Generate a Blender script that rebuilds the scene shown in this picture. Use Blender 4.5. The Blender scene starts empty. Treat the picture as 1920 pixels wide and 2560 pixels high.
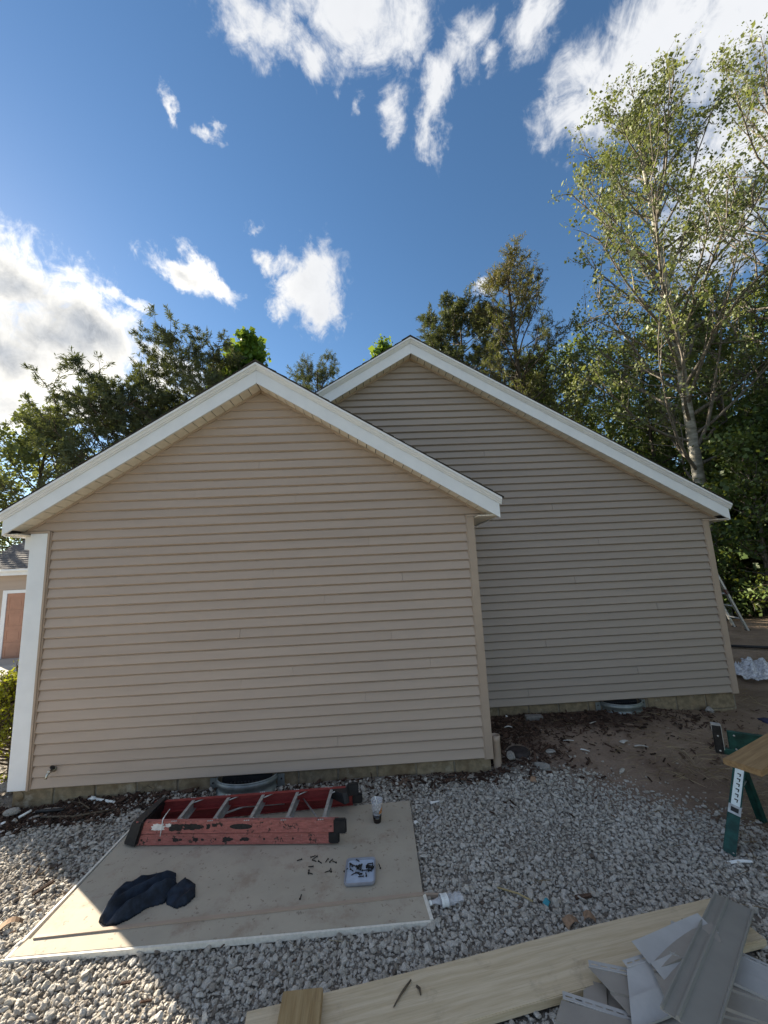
import bpy, bmesh, math, random
import numpy as np
from mathutils import Matrix, Vector, Euler
random.seed(7); RNG = np.random.default_rng(11)
SC = bpy.context.scene; COL = SC.collection
R = math.radians

# ------------------------------------------------------------------ camera
FPX = 960.0                                   # focal length in pixels of the 1920 px wide photograph
YAW, PITCH, ROLL = .0441, .1539, -.0473
CAM = Vector((3.395, -4.273, 1.948))
def cam_axes():
    r = Vector((math.cos(YAW), -math.sin(YAW), 0)); f = Vector((math.sin(YAW), math.cos(YAW), 0)); u = Vector((0, 0, 1))
    f2 = f*math.cos(PITCH)+u*math.sin(PITCH); u2 = u*math.cos(PITCH)-f*math.sin(PITCH)
    r3 = r*math.cos(ROLL)+u2*math.sin(ROLL); u3 = u2*math.cos(ROLL)-r*math.sin(ROLL)
    return r3, u3, f2
CR, CU, CF = cam_axes()
cd = bpy.data.cameras.new('camera'); co = bpy.data.objects.new('camera', cd); COL.objects.link(co)
cd.sensor_fit = 'HORIZONTAL'; cd.sensor_width = 36; cd.lens = 36*FPX/1920; cd.clip_start = .05; cd.clip_end = 3000
co.matrix_world = Matrix(((CR.x, CU.x, -CF.x, CAM.x), (CR.y, CU.y, -CF.y, CAM.y), (CR.z, CU.z, -CF.z, CAM.z), (0, 0, 0, 1)))
SC.camera = co

# ------------------------------------------------------------------ light
SUN_EL = R(26); SUN_AZ = Vector((-.8, .6, 0))
SUN = Vector((SUN_AZ.x*math.cos(SUN_EL), SUN_AZ.y*math.cos(SUN_EL), math.sin(SUN_EL)))
sl = bpy.data.lights.new('sun', 'SUN'); sl.energy = 5.0; sl.angle = R(.53); sl.color = (1, .88, .70)
so = bpy.data.objects.new('sun', sl); COL.objects.link(so); so.location = (-8, 6, 12)
so.rotation_euler = SUN.to_track_quat('Z', 'Y').to_euler()
SC.view_settings.view_transform = 'Standard'; SC.view_settings.look = 'None'
SC.view_settings.exposure = 1.75; SC.view_settings.gamma = 1; SC.view_settings.use_curve_mapping = False
try:
    SC.cycles.use_denoising = True; SC.cycles.max_bounces = 6; SC.cycles.transparent_max_bounces = 16
except Exception: pass

# ------------------------------------------------------------------ node helpers
class NT:
    def __init__(s, tree): s.t = tree; s.n = tree.nodes; s.l = tree.links
    def new(s, kind, **kw):
        n = s.n.new(kind)
        for k, v in kw.items(): setattr(n, k, v)
        return n
    def put(s, sock, v):
        if isinstance(v, bpy.types.NodeSocket): s.l.new(v, sock)
        elif v is not None:
            try: sock.default_value = v
            except Exception: sock.default_value = (*v, 1)
    def math(s, op, a, b=None, c=None, clamp=False):
        n = s.new('ShaderNodeMath', operation=op, use_clamp=clamp)
        s.put(n.inputs[0], a)
        if b is not None: s.put(n.inputs[1], b)
        if c is not None: s.put(n.inputs[2], c)
        return n.outputs[0]
    def vmath(s, op, a, b=None, scale=None):
        n = s.new('ShaderNodeVectorMath', operation=op); s.put(n.inputs[0], a)
        if b is not None: s.put(n.inputs[1], b)
        if scale is not None: s.put(n.inputs['Scale'], scale)
        return n.outputs['Value'] if op in ('LENGTH', 'DOT_PRODUCT', 'DISTANCE') else n.outputs[0]
    def mix(s, f, a, b, mode='MIX'):
        n = s.new('ShaderNodeMix', data_type='RGBA', blend_type=mode)
        s.put(n.inputs[0], f); s.put(n.inputs[6], a); s.put(n.inputs[7], b); return n.outputs[2]
    def ss(s, v, a, b, lo=0., hi=1.):
        n = s.new('ShaderNodeMapRange', interpolation_type='SMOOTHSTEP')
        s.put(n.inputs[0], v); s.put(n.inputs[1], a); s.put(n.inputs[2], b); s.put(n.inputs[3], lo); s.put(n.inputs[4], hi); return n.outputs[0]
    def noise(s, vec, scale, detail=4, rough=.55, lac=2., dist=0., color=False, dims='3D'):
        n = s.new('ShaderNodeTexNoise', noise_dimensions=dims); s.put(n.inputs['Vector'], vec); s.put(n.inputs['Scale'], scale)
        n.inputs['Detail'].default_value = detail; n.inputs['Roughness'].default_value = rough
        n.inputs['Lacunarity'].default_value = lac; n.inputs['Distortion'].default_value = dist
        return n.outputs[1] if color else n.outputs[0]
    def scalev(s, v, k):
        return s.vmath('MULTIPLY', v, k)

# ------------------------------------------------------------------ sky with clouds
W = bpy.data.worlds.new('sky'); SC.world = W; W.use_nodes = True
def px_dir(u, v):
    d = CR*((u-960)/FPX) - CU*((v-1280)/FPX) + CF
    return d.normalized()
# clouds of the afternoon sky: heading, half axes and tilt of each bank (directions worked out once from the view)
CLOUDS = [(900, 20, 210, 120, 8, .9), (620, 50, 140, 70, 25, .85), (770, 130, 110, 50, 32, .7), (985, 285, 60, 60, 20, .85), (1105, 220, 60, 130, 18, .85),
          (1075, 350, 45, 65, -10, .8), (1160, 60, 120, 60, -20, .6), (1340, 20, 90, 75, -30, .8), (1470, 270, 120, 55, -22, 1.), (1620, 150, 190, 110, -35, 1.05),
          (1830, 90, 240, 150, -25, 1.05), (1900, 330, 260, 170, -40, 1.0), (1800, 560, 200, 150, -50, .85), (50, 715, 170, 95, 18, 1.15), (200, 815, 210, 95, 28, 1.25), (345, 855, 120, 42, 30, 1.05), (120, 830, 190, 100, 20, 1.2),
          (-40, 860, 220, 120, 5, 1.2), (20, 1020, 200, 90, 5, 1.), (-120, 600, 170, 60, 0, 1.), (20, 597, 45, 24, 15, .9), (450, 668, 95, 34, 27, .98), (545, 712, 55, 26, 30, .85), (662, 640, 42, 36, 35, .9),
          (765, 715, 72, 85, 45, 1.0), (800, 790, 66, 60, 20, 1.05), (700, 765, 50, 38, 40, .8), (315, 735, 75, 20, 24, .8), (632, 555, 48, 24, 20, .62), (405, 240, 26, 60, 0, .50),
          (520, 300, 60, 30, 35, .52), (230, 665, 24, 14, 35, .6), (1205, 722, 50, 18, -15, .62), (885, 245, 30, 50, 0, .45), (1230, 110, 60, 40, 30, .55)]
def build_sky():
    w = NT(W.node_tree); w.n.clear()
    out = w.new('ShaderNodeOutputWorld'); bg = w.new('ShaderNodeBackground'); w.l.new(bg.outputs[0], out.inputs[0])
    sky = w.new('ShaderNodeTexSky', sky_type='NISHITA'); sky.sun_disc = False
    sky.sun_elevation = SUN_EL; sky.sun_rotation = math.atan2(SUN_AZ.x, SUN_AZ.y)
    sky.altitude = 200; sky.air_density = 1.0; sky.dust_density = .12; sky.ozone_density = 1.3
    tc = w.new('ShaderNodeTexCoord'); d = tc.outputs['Generated']
    # warped direction: the frayed edges of the clouds
    n1 = w.noise(d, 5.5, 6, .62, color=True); n2 = w.noise(d, 17, 5, .65, color=True)
    dd = w.vmath('ADD', d, w.vmath('SCALE', w.vmath('SUBTRACT', n1, (.5, .5, .5)), scale=.10))
    dd = w.vmath('ADD', dd, w.vmath('SCALE', w.vmath('SUBTRACT', n2, (.5, .5, .5)), scale=.055))
    field = None
    for (u, v, a, b, tilt, wt) in CLOUDS:
        c = px_dir(u, v); k = 1/math.sqrt(FPX**2+(u-960)**2+(v-1280)**2)
        t = R(tilt); ex = (CR*math.cos(t) - CU*math.sin(t)); ex = (ex - c*ex.dot(c)).normalized(); ey = c.cross(ex)
        m = Matrix((ex, ey, c)).transposed()
        mp = w.new('ShaderNodeMapping', vector_type='TEXTURE'); w.l.new(dd, mp.inputs[0])
        mp.inputs['Location'].default_value = c; mp.inputs['Rotation'].default_value = m.to_euler('XYZ')
        mp.inputs['Scale'].default_value = (1.25*a*k, 1.25*b*k, 1.25*max(a, b)*k)
        e = w.math('MULTIPLY_ADD', w.vmath('LENGTH', mp.outputs[0]), -1.05, wt+.07)
        field = e if field is None else w.math('SMOOTH_MAX', field, e, .08)
    # fair-weather clouds over the unseen sky, cover raised to brighten the shaded ground
    sep = w.new('ShaderNodeSeparateXYZ'); w.l.new(d, sep.inputs[0])
    zc = w.math('MAXIMUM', sep.outputs[2], .06)
    cmb = w.new('ShaderNodeCombineXYZ'); w.put(cmb.inputs[0], w.math('DIVIDE', sep.outputs[0], w.math('ADD', zc, .12))); w.put(cmb.inputs[1], w.math('DIVIDE', sep.outputs[1], w.math('ADD', zc, .12)))
    g = w.noise(cmb.outputs[0], 1.25, 7, .56, dist=.3)
    gen = w.math('MULTIPLY_ADD', g, 3.0, -1.18)
    inview = w.ss(w.vmath('DOT_PRODUCT', d, tuple(CF)), .35, .62)
    gen = w.math('MULTIPLY_ADD', inview, -2.5, gen)
    field = w.math('MAXIMUM', field, gen)
    fb = w.noise(w.scalev(d, (1, 1, .78)), 8.5, 10, .62, dist=.6); fb2 = w.noise(w.scalev(d, (1, 1, .55)), 30, 6, .68, dist=1.0)
    f = w.math('ADD', field, w.math('MULTIPLY_ADD', fb, 2.7, -1.47)); f = w.math('ADD', f, w.math('MULTIPLY_ADD', fb2, .9, -.45))
    alpha = w.ss(f, -.08, .75)
    thick = w.ss(w.math('ADD', field, w.math('MULTIPLY_ADD', fb, 1.1, -.6)), .15, 1.45)
    cs = w.vmath('DOT_PRODUCT', d, tuple(SUN))
    glow = w.ss(cs, .72, 1.0); glow2 = w.ss(cs, .3, .95)
    lit = w.mix(glow, (.27, .275, .284, 1), (.50, .475, .425, 1))
    deep = w.mix(w.ss(fb2, .3, .7), w.mix(glow2, (.225, .235, .255, 1), (.118, .128, .143, 1)), w.mix(glow2, (.245, .255, .275, 1), (.175, .185, .20, 1)))
    cloud = w.mix(w.math('MULTIPLY', thick, w.math('MULTIPLY_ADD', glow, .85, .25)), lit, deep)
    hs = w.new('ShaderNodeHueSaturation'); hs.inputs['Saturation'].default_value = SKY_SAT; hs.inputs['Hue'].default_value = .499; hs.inputs['Value'].default_value = 1
    w.l.new(sky.outputs[0], hs.inputs['Color'])
    skyc = w.vmath('SCALE', hs.outputs[0], scale=SKY_K)
    col = w.mix(alpha, skyc, cloud)
    w.l.new(col, bg.inputs[0]); bg.inputs[1].default_value = 1.0
SKY_K, SKY_SAT = .050, 1.18      # Nishita sky strength; the clouds already are at the strength they have beside it
build_sky()

# ------------------------------------------------------------------ mesh helpers
class MB:
    def __init__(s): s.v = []; s.f = []; s.m = []; s.smooth = []
    def add(s, vs, fs, mi=0, sm=False):
        o = len(s.v); s.v.extend([tuple(p) for p in vs]); s.f.extend([tuple(i+o for i in f) for f in fs]); s.m.extend([mi]*len(fs)); s.smooth.extend([sm]*len(fs)); return s
    def hexa(s, p, mi=0):      # 8 corners: 0-3 bottom loop, 4-7 top loop
        return s.add(p, [(3, 2, 1, 0), (4, 5, 6, 7), (0, 1, 5, 4), (1, 2, 6, 5), (2, 3, 7, 6), (3, 0, 4, 7)], mi)
    def box(s, x0, x1, y0, y1, z0, z1, M=None, mi=0):
        p = [Vector(q) for q in ((x0, y0, z0), (x1, y0, z0), (x1, y1, z0), (x0, y1, z0), (x0, y0, z1), (x1, y0, z1), (x1, y1, z1), (x0, y1, z1))]
        if M is not None: p = [M @ q for q in p]
        return s.hexa(p, mi)
    def bbox(s, x0, x1, y0, y1, z0, z1, b=.004, M=None, mi=0):   # box with chamfered edges
        bm = bmesh.new(); bmesh.ops.create_cube(bm, size=1)
        for v in bm.verts: v.co = Vector(((x0+x1)/2+v.co.x*(x1-x0), (y0+y1)/2+v.co.y*(y1-y0), (z0+z1)/2+v.co.z*(z1-z0)))
        bmesh.ops.bevel(bm, geom=bm.edges[:], offset=b, segments=1, affect='EDGES')
        s.bm(bm, M, mi); bm.free(); return s
    def bm(s, bm, M=None, mi=0, sm=False):
        bm.verts.index_update(); vs = [M @ v.co if M is not None else v.co.copy() for v in bm.verts]
        return s.add(vs, [[v.index for v in f.verts] for f in bm.faces], mi, sm)
    def ext(s, prof, path, mi=0, close=True, caps=True, sm=False):   # prof: list of offset vectors per station given by path of callables/points
        n = len(prof); vs = []
        for P in path: vs += [Vector(P)+Vector(q) for q in prof]
        fs = []
        for i in range(len(path)-1):
            for j in range(n if close else n-1):
                k = (j+1) % n; fs.append((i*n+j, i*n+k, (i+1)*n+k, (i+1)*n+j))
        if caps and close: fs += [tuple(range(n))[::-1], tuple(range((len(path)-1)*n, len(path)*n))]
        return s.add(vs, fs, mi, sm)
    def tube(s, pts, r, sides=8, mi=0, sm=True, caps=True):
        pts = [Vector(p) for p in pts]; n = len(pts); rr = r if hasattr(r, '__len__') else [r]*n
        vs = []; up = Vector((0, 0, 1)); prev = None
        for i, p in enumerate(pts):
            t = (pts[min(i+1, n-1)]-pts[max(i-1, 0)]).normalized()
            a = prev if prev is not None else (up.cross(t) if abs(t.z) < .95 else Vector((1, 0, 0)).cross(t))
            a = (a - t*a.dot(t)).normalized(); b = t.cross(a); prev = a
            vs += [p+(a*math.cos(2*math.pi*k/sides)+b*math.sin(2*math.pi*k/sides))*rr[i] for k in range(sides)]
        fs = [(i*sides+j, i*sides+(j+1) % sides, (i+1)*sides+(j+1) % sides, (i+1)*sides+j) for i in range(n-1) for j in range(sides)]
        if caps: fs += [tuple(range(sides))[::-1], tuple(range((n-1)*sides, n*sides))]
        return s.add(vs, fs, mi, sm)
    def lathe(s, prof, seg=24, M=None, mi=0, sm=True):
        vs = []; n = len(prof)
        for k in range(seg):
            a = 2*math.pi*k/seg
            vs += [Vector((r*math.cos(a), r*math.sin(a), z)) for r, z in prof]
        if M is not None: vs = [M @ v for v in vs]
        fs = [(k*n+j, ((k+1) % seg)*n+j, ((k+1) % seg)*n+j+1, k*n+j+1) for k in range(seg) for j in range(n-1)]
        return s.add(vs, fs, mi, sm)
    def build(s, name, mats, parent=None):
        me = bpy.data.meshes.new(name); me.from_pydata(s.v, [], s.f)
        for m in (mats if isinstance(mats, (list, tuple)) else [mats]): me.materials.append(m)
        me.polygons.foreach_set('material_index', s.m); me.polygons.foreach_set('use_smooth', s.smooth); me.update()
        return link(name, me, parent)
def link(name, me, parent=None):
    o = bpy.data.objects.new(name, me); COL.objects.link(o)
    if parent is not None: o.parent = parent
    return o
def child_at(o, parent, root_loc):   # keep world-built coordinates when the thing's Empty is not at the origin
    o.parent = parent; o.location = o.location - Vector(root_loc); return o
def tag(o, label=None, cat=None, group=None, kind=None):
    if label: o['label'] = label
    if cat: o['category'] = cat
    if group: o['group'] = group
    if kind: o['kind'] = kind
    return o
def empty(name, label, cat, loc=(0, 0, 0), rz=0., group=None):
    o = bpy.data.objects.new(name, None); COL.objects.link(o); o.location = loc; o.rotation_euler = (0, 0, rz); o.empty_display_size = .1
    return tag(o, label, cat, group)
def copy_tree(o, parent=None):
    c = o.copy(); COL.objects.link(c); c.parent = parent
    for ch in o.children: copy_tree(ch, c)
    return c
def np_mesh(name, V, F, attrs=None, smooth=False):   # V (n,3), F (m,k) fast mesh
    me = bpy.data.meshes.new(name); k = F.shape[1]
    me.vertices.add(len(V)); me.vertices.foreach_set('co', V.astype(np.float32).ravel())
    me.loops.add(F.size); me.loops.foreach_set('vertex_index', F.astype(np.int32).ravel())
    me.polygons.add(len(F)); me.polygons.foreach_set('loop_start', np.arange(0, F.size, k, dtype=np.int32))
    if smooth: me.polygons.foreach_set('use_smooth', np.ones(len(F), bool))
    for nm, arr in (attrs or {}).items():
        a = me.attributes.new(nm, 'FLOAT', 'FACE'); a.data.foreach_set('value', arr.astype(np.float32))
    me.update(calc_edges=True); return me
def smooth01(a, b, x): t = np.clip((x-a)/(b-a), 0, 1); return t*t*(3-2*t)
def noise2(x, y, seed=0, oct=4):
    x = np.asarray(x, float); y = np.asarray(y, float); s = 0; a = 1.; r = np.random.default_rng(seed)
    for o in range(oct):
        for _ in range(3):
            k = r.normal(size=2)*(2.**o); p = r.uniform(0, 6.28); s = s + a*np.sin(k[0]*x+k[1]*y+p)/3
        a *= .55
    return s

# ------------------------------------------------------------------ materials
def mat(name, color, rough=.6, var=.12, scale=6., color2=None, bump=0., bscale=40., stretch=(1, 1, 1), metal=0., spec=.4, tone=0., extra=None, space='Object'):
    m = bpy.data.materials.new(name); m.use_nodes = True; t = NT(m.node_tree); b = t.n['Principled BSDF']
    tc = t.new('ShaderNodeTexCoord'); v = tc.outputs[space]
    vs = t.scalev(v, stretch)
    n = t.noise(vs, scale, 5, .6)
    c2 = color2 or tuple(c*(1-var*1.6) for c in color)
    c1 = color if color2 else tuple(min(1, c*(1+var)) for c in color)
    col = t.mix(t.ss(n, .3, .7), (*c1, 1), (*c2, 1))
    if tone:
        oi = t.new('ShaderNodeObjectInfo'); k = t.math('MULTIPLY_ADD', oi.outputs['Random'], 2*tone, 1-tone)
        col = t.vmath('SCALE', col, scale=k)
    if extra: col = extra(t, v, col)
    t.put(b.inputs['Base Color'], col); b.inputs['Roughness'].default_value = rough; b.inputs['Metallic'].default_value = metal
    b.inputs['Specular IOR Level'].default_value = spec
    if bump:
        bn = t.new('ShaderNodeBump'); bn.inputs['Strength'].default_value = bump; bn.inputs['Distance'].default_value = .004
        t.put(bn.inputs['Height'], t.noise(vs, bscale, 4, .6)); t.l.new(bn.outputs[0], b.inputs['Normal'])
    return m
M = {}
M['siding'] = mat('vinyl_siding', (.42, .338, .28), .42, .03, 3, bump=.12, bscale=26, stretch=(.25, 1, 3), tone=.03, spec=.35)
M['siding_shaded'] = mat('vinyl_siding_shaded', (.335, .283, .244), .42, .03, 3, bump=.12, bscale=26, stretch=(.25, 1, 3), tone=.03, spec=.35)  # front wing vinyl with the rear wing's shade put into its colour
M['tan_trim'] = mat('tan_vinyl_trim', (.40, .315, .25), .4, .04, 5, spec=.35)
M['white'] = mat('white_aluminium', (.77, .80, .84), .38, .025, 4, bump=.05, bscale=9, spec=.45)
M['soffit'] = mat('cream_soffit', (.80, .74, .63), .45, .05, 6, tone=.04)
M['wall'] = mat('sheathing', (.25, .22, .19), .8)
M['roof'] = mat('roof_deck', (.05, .045, .04), .9)
M['shingle'] = mat('asphalt_shingle', (.055, .048, .044), .95, .3, 60, tone=.25, bump=.4, bscale=300)
M['grey_shingle'] = mat('grey_shingle', (.20, .18, .17), .95, .35, 9, color2=(.10, .095, .10), bump=.4, bscale=200)
def stain(t, v, col):
    n = t.noise(v, 2.3, 5, .65); col = t.mix(t.ss(n, .5, .72), col, (.16, .105, .055, 1))
    n2 = t.noise(v, 6, 5, .7); return t.mix(t.ss(n2, .55, .75), col, (.36, .32, .25, 1))
M['block'] = mat('foundation_block', (.25, .20, .13), .9, .2, 14, bump=.5, bscale=90, tone=.08, extra=stain)
M['mortar'] = mat('mortar', (.24, .21, .165), .95, .15, 30, bump=.4, bscale=120)
M['galv'] = mat('galvanised_steel', (.25, .28, .28), .45, .2, 7, metal=.45, bump=.08, bscale=30)
M['black_plastic'] = mat('black_plastic', (.018, .018, .02), .5, .2, 20)
M['dark_metal'] = mat('dark_metal', (.03, .03, .032), .4, .2, 30, metal=.5)
M['brass'] = mat('chrome_brass', (.55, .52, .45), .28, .2, 60, metal=.9)
M['white_plastic'] = mat('white_plastic', (.75, .77, .76), .4, .04, 9)
M['alu'] = mat('aluminium', (.47, .48, .48), .42, .15, 25, metal=.55)
def scuffed(t, v, col):
    n = t.noise(v, 16, 6, .72); n3 = t.noise(v, 60, 4, .6)
    col = t.mix(t.ss(n, .575, .625), col, (.03, .02, .018, 1)); return t.mix(t.math('MULTIPLY', t.ss(n3, .5, .8), .35), col, (.52, .33, .29, 1))
M['red'] = mat('red_fibreglass', (.37, .125, .108), .55, .18, 14, bump=.15, bscale=80, stretch=(1, 6, 6), extra=scuffed)
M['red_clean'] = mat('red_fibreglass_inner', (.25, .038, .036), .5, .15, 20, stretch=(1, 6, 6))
M['sticker'] = mat('torn_white_sticker', (.72, .70, .68), .7, .1, 30)
M['black_sticker'] = mat('black_sticker', (.022, .02, .02), .6, .3, 40)
def grime(t, v, col):
    n = t.noise(v, 5, 7, .72); col = t.mix(t.math('MULTIPLY', t.ss(n, .5, .72), .55), col, (.24, .165, .12, 1))
    n2 = t.noise(v, 28, 5, .65); col = t.mix(t.math('MULTIPLY', t.ss(n2, .61, .67), .6), col, (.12, .085, .06, 1)); return col
M['board'] = mat('beige_board', (.41, .365, .295), .8, .05, 3, bump=.15, bscale=60, extra=grime)
M['board_edge'] = mat('white_board_edge', (.72, .69, .62), .7, .08, 40)
def woodmat(name, c1, c2, c3, scale=9.):
    m = bpy.data.materials.new(name); m.use_nodes = True; t = NT(m.node_tree); b = t.n['Principled BSDF']
    v = t.new('ShaderNodeTexCoord').outputs['Object']
    warp = t.vmath('ADD', t.scalev(v, (.16, 9, 9)), t.vmath('SCALE', t.noise(t.scalev(v, (.8, 3, 3)), 1.6, 3, .5, color=True), scale=.7))
    n = t.noise(warp, scale*.55, 6, .62); fine = t.noise(t.scalev(v, (1.2, 60, 60)), 4, 5, .65)
    col = t.mix(t.ss(n, .32, .68), (*c1, 1), (*c2, 1)); col = t.mix(t.math('MULTIPLY', t.ss(fine, .45, .75), .45), col, (*c3, 1))
    kn = t.new('ShaderNodeTexVoronoi', feature='F1'); t.put(kn.inputs['Vector'], t.scalev(v, (1, 2.2, 2.2))); kn.inputs['Scale'].default_value = 2.6
    col = t.mix(t.math('MULTIPLY', t.ss(kn.outputs['Distance'], .11, .03), .75), col, (c3[0]*.45, c3[1]*.4, c3[2]*.35, 1))
    dirt = t.noise(v, 5, 6, .7); col = t.mix(t.math('MULTIPLY', t.ss(dirt, .56, .78), .5), col, (.16, .12, .09, 1))
    t.put(b.inputs['Base Color'], col); b.inputs['Roughness'].default_value = .78; b.inputs['Specular IOR Level'].default_value = .25
    bn = t.new('ShaderNodeBump'); bn.inputs['Strength'].default_value = .35; bn.inputs['Distance'].default_value = .002
    t.put(bn.inputs['Height'], t.math('ADD', fine, n)); t.l.new(bn.outputs[0], b.inputs['Normal']); return m
M['pine_wood'] = woodmat('weathered_pine', (.65, .545, .39), (.53, .43, .285), (.36, .28, .185))
M['brown_wood'] = woodmat('brown_lumber', (.36, .24, .12), (.26, .165, .08), (.15, .095, .05))
M['old_wood'] = woodmat('yellowed_lumber', (.40, .29, .15), (.31, .21, .10), (.18, .12, .06))
M['vinyl_front'] = mat('scrap_vinyl_front', (.31, .285, .255), .42, .05, 9, tone=.07)
M['vinyl_back'] = mat('scrap_vinyl_back', (.42, .415, .41), .4, .05, 9, tone=.07)
M['vinyl_trim'] = mat('trim_channel_vinyl', (.275, .265, .24), .4, .04, 6)
M['green_metal'] = mat('green_painted_steel', (.010, .062, .052), .42, .3, 18, metal=.2, bump=.1, bscale=60)
M['pale_label'] = mat('pale_print', (.42, .55, .55), .6, .2, 60)
M['bright_label'] = mat('white_print', (.70, .78, .80), .5, .05, 40)
M['cloth'] = mat('navy_fabric', (.016, .026, .046), .8, .35, 16, bump=.6, bscale=420, spec=.35)
M['straw'] = mat('dry_straw', (.42, .33, .17), .9)
M['bark'] = mat('dark_bark', (.085, .07, .055), .95, .4, 9, bump=.8, bscale=25, stretch=(3, 3, .6))
M['pale_bark'] = mat('pale_bark', (.40, .385, .335), .85, .2, 3, color2=(.17, .16, .13), bump=.4, bscale=14, stretch=(1, 1, 2.5))
M['grey_bark'] = mat('grey_bark', (.17, .15, .125), .95, .35, 7, bump=.6, bscale=22, stretch=(3, 3, .6))
M['twig'] = mat('twig_wood', (.11, .085, .06), .9, .3, 30)
M['concrete'] = mat('driveway_concrete', (.42, .40, .36), .9, .12, 1.5, bump=.3, bscale=50)
M['door'] = mat('salmon_door_paint', (.40, .215, .15), .5, .05, 5)
M['door_joint'] = mat('door_joint', (.20, .105, .075), .7)
M['dark_glass'] = mat('dark_glass', (.012, .014, .016), .12, .1, 4)
M['stone'] = mat('field_stone', (.30, .285, .265), .9, .25, 12, bump=.6, bscale=70, tone=.15)
M['rust_lid'] = mat('dark_cast_lid', (.035, .028, .028), .75, .3, 20, bump=.5, bscale=50)
M['paper'] = mat('grey_paper', (.50, .48, .44), .85, .2, 30)
M['dead_leaf'] = mat('dead_leaf', (.26, .17, .11), .9, .25, 25)
M['teal'] = mat('teal_scrap', (.03, .22, .28), .6)

def stone_mat(name, ramp, rough=.9):
    m = bpy.data.materials.new(name); m.use_nodes = True; t = NT(m.node_tree); b = t.n['Principled BSDF']
    a = t.new('ShaderNodeAttribute', attribute_type='INSTANCER', attribute_name='tone')
    cr = t.new('ShaderNodeValToRGB'); t.l.new(a.outputs['Fac'], cr.inputs[0]); e = cr.color_ramp.elements
    while len(e) < len(ramp): e.new(.5)
    for i, (p, c) in enumerate(ramp): e[i].position = p; e[i].color = (*c, 1)
    n = t.noise(t.new('ShaderNodeTexCoord').outputs['Object'], 3.2, 5, .65)
    col = t.vmath('SCALE', cr.outputs[0], scale=t.ss(n, .25, .8, .78, 1.16))
    t.put(b.inputs['Base Color'], col); b.inputs['Roughness'].default_value = rough; b.inputs['Specular IOR Level'].default_value = .25
    bn = t.new('ShaderNodeBump'); bn.inputs['Strength'].default_value = .5; bn.inputs['Distance'].default_value = .12
    t.put(bn.inputs['Height'], n); t.l.new(bn.outputs[0], b.inputs['Normal']); return m
M['gravel'] = stone_mat('limestone_gravel', [(0, (.15, .12, .10)), (.12, (.38, .345, .30)), (.45, (.555, .52, .465)), (.8, (.63, .60, .55)), (1, (.71, .685, .64))])
M['mulch'] = stone_mat('bark_mulch', [(0, (.028, .018, .014)), (.45, (.075, .043, .032)), (.8, (.12, .075, .055)), (1, (.22, .16, .12))], .95)
M['straw_i'] = stone_mat('straw_blades', [(0, (.16, .11, .055)), (.5, (.33, .25, .13)), (1, (.55, .46, .30))], .9)

def leaf_mat(name, c1, c2, trans=.35, c3=None):
    m = bpy.data.materials.new(name); m.use_nodes = True; t = NT(m.node_tree); t.n.remove(t.n['Principled BSDF']); out = t.n['Material Output']
    a = t.new('ShaderNodeAttribute', attribute_type='GEOMETRY', attribute_name='tone')
    col = t.mix(a.outputs['Fac'], (*c1, 1), (*c2, 1))
    if c3:
        z = t.new('ShaderNodeAttribute', attribute_type='GEOMETRY', attribute_name='brown'); col = t.mix(z.outputs['Fac'], col, (*c3, 1))
    df = t.new('ShaderNodeBsdfDiffuse'); tr = t.new('ShaderNodeBsdfTranslucent'); gl = t.new('ShaderNodeBsdfGlossy'); gl.inputs['Roughness'].default_value = .5
    t.put(df.inputs[0], col); t.put(tr.inputs[0], t.mix(.55, col, (.20, .22, .02, 1))); t.put(gl.inputs[0], (.5, .5, .5, 1))
    m1 = t.new('ShaderNodeMixShader'); m1.inputs[0].default_value = trans; t.l.new(df.outputs[0], m1.inputs[1]); t.l.new(tr.outputs[0], m1.inputs[2])
    m2 = t.new('ShaderNodeMixShader'); m2.inputs[0].default_value = .05; t.l.new(m1.outputs[0], m2.inputs[1]); t.l.new(gl.outputs[0], m2.inputs[2]); t.l.new(m2.outputs[0], out.inputs[0]); return m
M['leaf_aspen'] = leaf_mat('aspen_leaves', (0.10, 0.14, 0.055), (0.22, 0.25, 0.105), .38)
M['leaf_green'] = leaf_mat('broad_leaves', (0.075, 0.13, 0.042), (0.17, 0.225, 0.075), .4)
M['leaf_dark'] = leaf_mat('wood_leaves', (0.045, 0.09, 0.026), (0.12, 0.175, 0.05), .35)
M['leaf_bright'] = leaf_mat('fresh_leaves', (.07, .17, .02), (.13, .25, .035), .45)
M['needle'] = leaf_mat('pine_needles', (0.045, 0.066, 0.036), (0.10, 0.122, 0.066), .22)
M['needle_brown'] = leaf_mat('larch_needles', (0.05, 0.08, 0.028), (0.12, 0.13, 0.05), .3, (.17, .115, .045))
M['leaf_yellow'] = leaf_mat('golden_shrub_leaves', (.22, .26, .015), (.48, .44, .03), .45)

# ------------------------------------------------------------------ ground
def GZ(x, y):
    x = np.asarray(x, float); y = np.asarray(y, float)
    z = -.165 + .20*smooth01(-.7, .85, y)*smooth01(4.35, 4.9, x)*(1-.62*smooth01(6.3, 8.4, x))
    z = z + .30*smooth01(1.2, 4.6, y)*smooth01(8.2, 10.5, x) - 1.2*smooth01(5.6, 12, y)*smooth01(8.2, 10.5, x)
    z = z + .035*smooth01(-.25, -.02, y)*(1-smooth01(4.3, 4.9, x))*smooth01(.0, .5, x)
    far = smooth01(25, 80, np.hypot(x-4, y))
    z = z + (.012*noise2(x*1.3, y*1.3, 3, 4) + .014*noise2(x*3.4, y*3.4, 6, 4)*smooth01(4.9, 5.6, x+.78*y) + .006*noise2(x*5, y*5, 4, 2))*(1-far)
    z = z + .06*noise2(x*.35, y*.35, 5, 2)*smooth01(9, 14, np.hypot(x-4, y))
    return z
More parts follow.
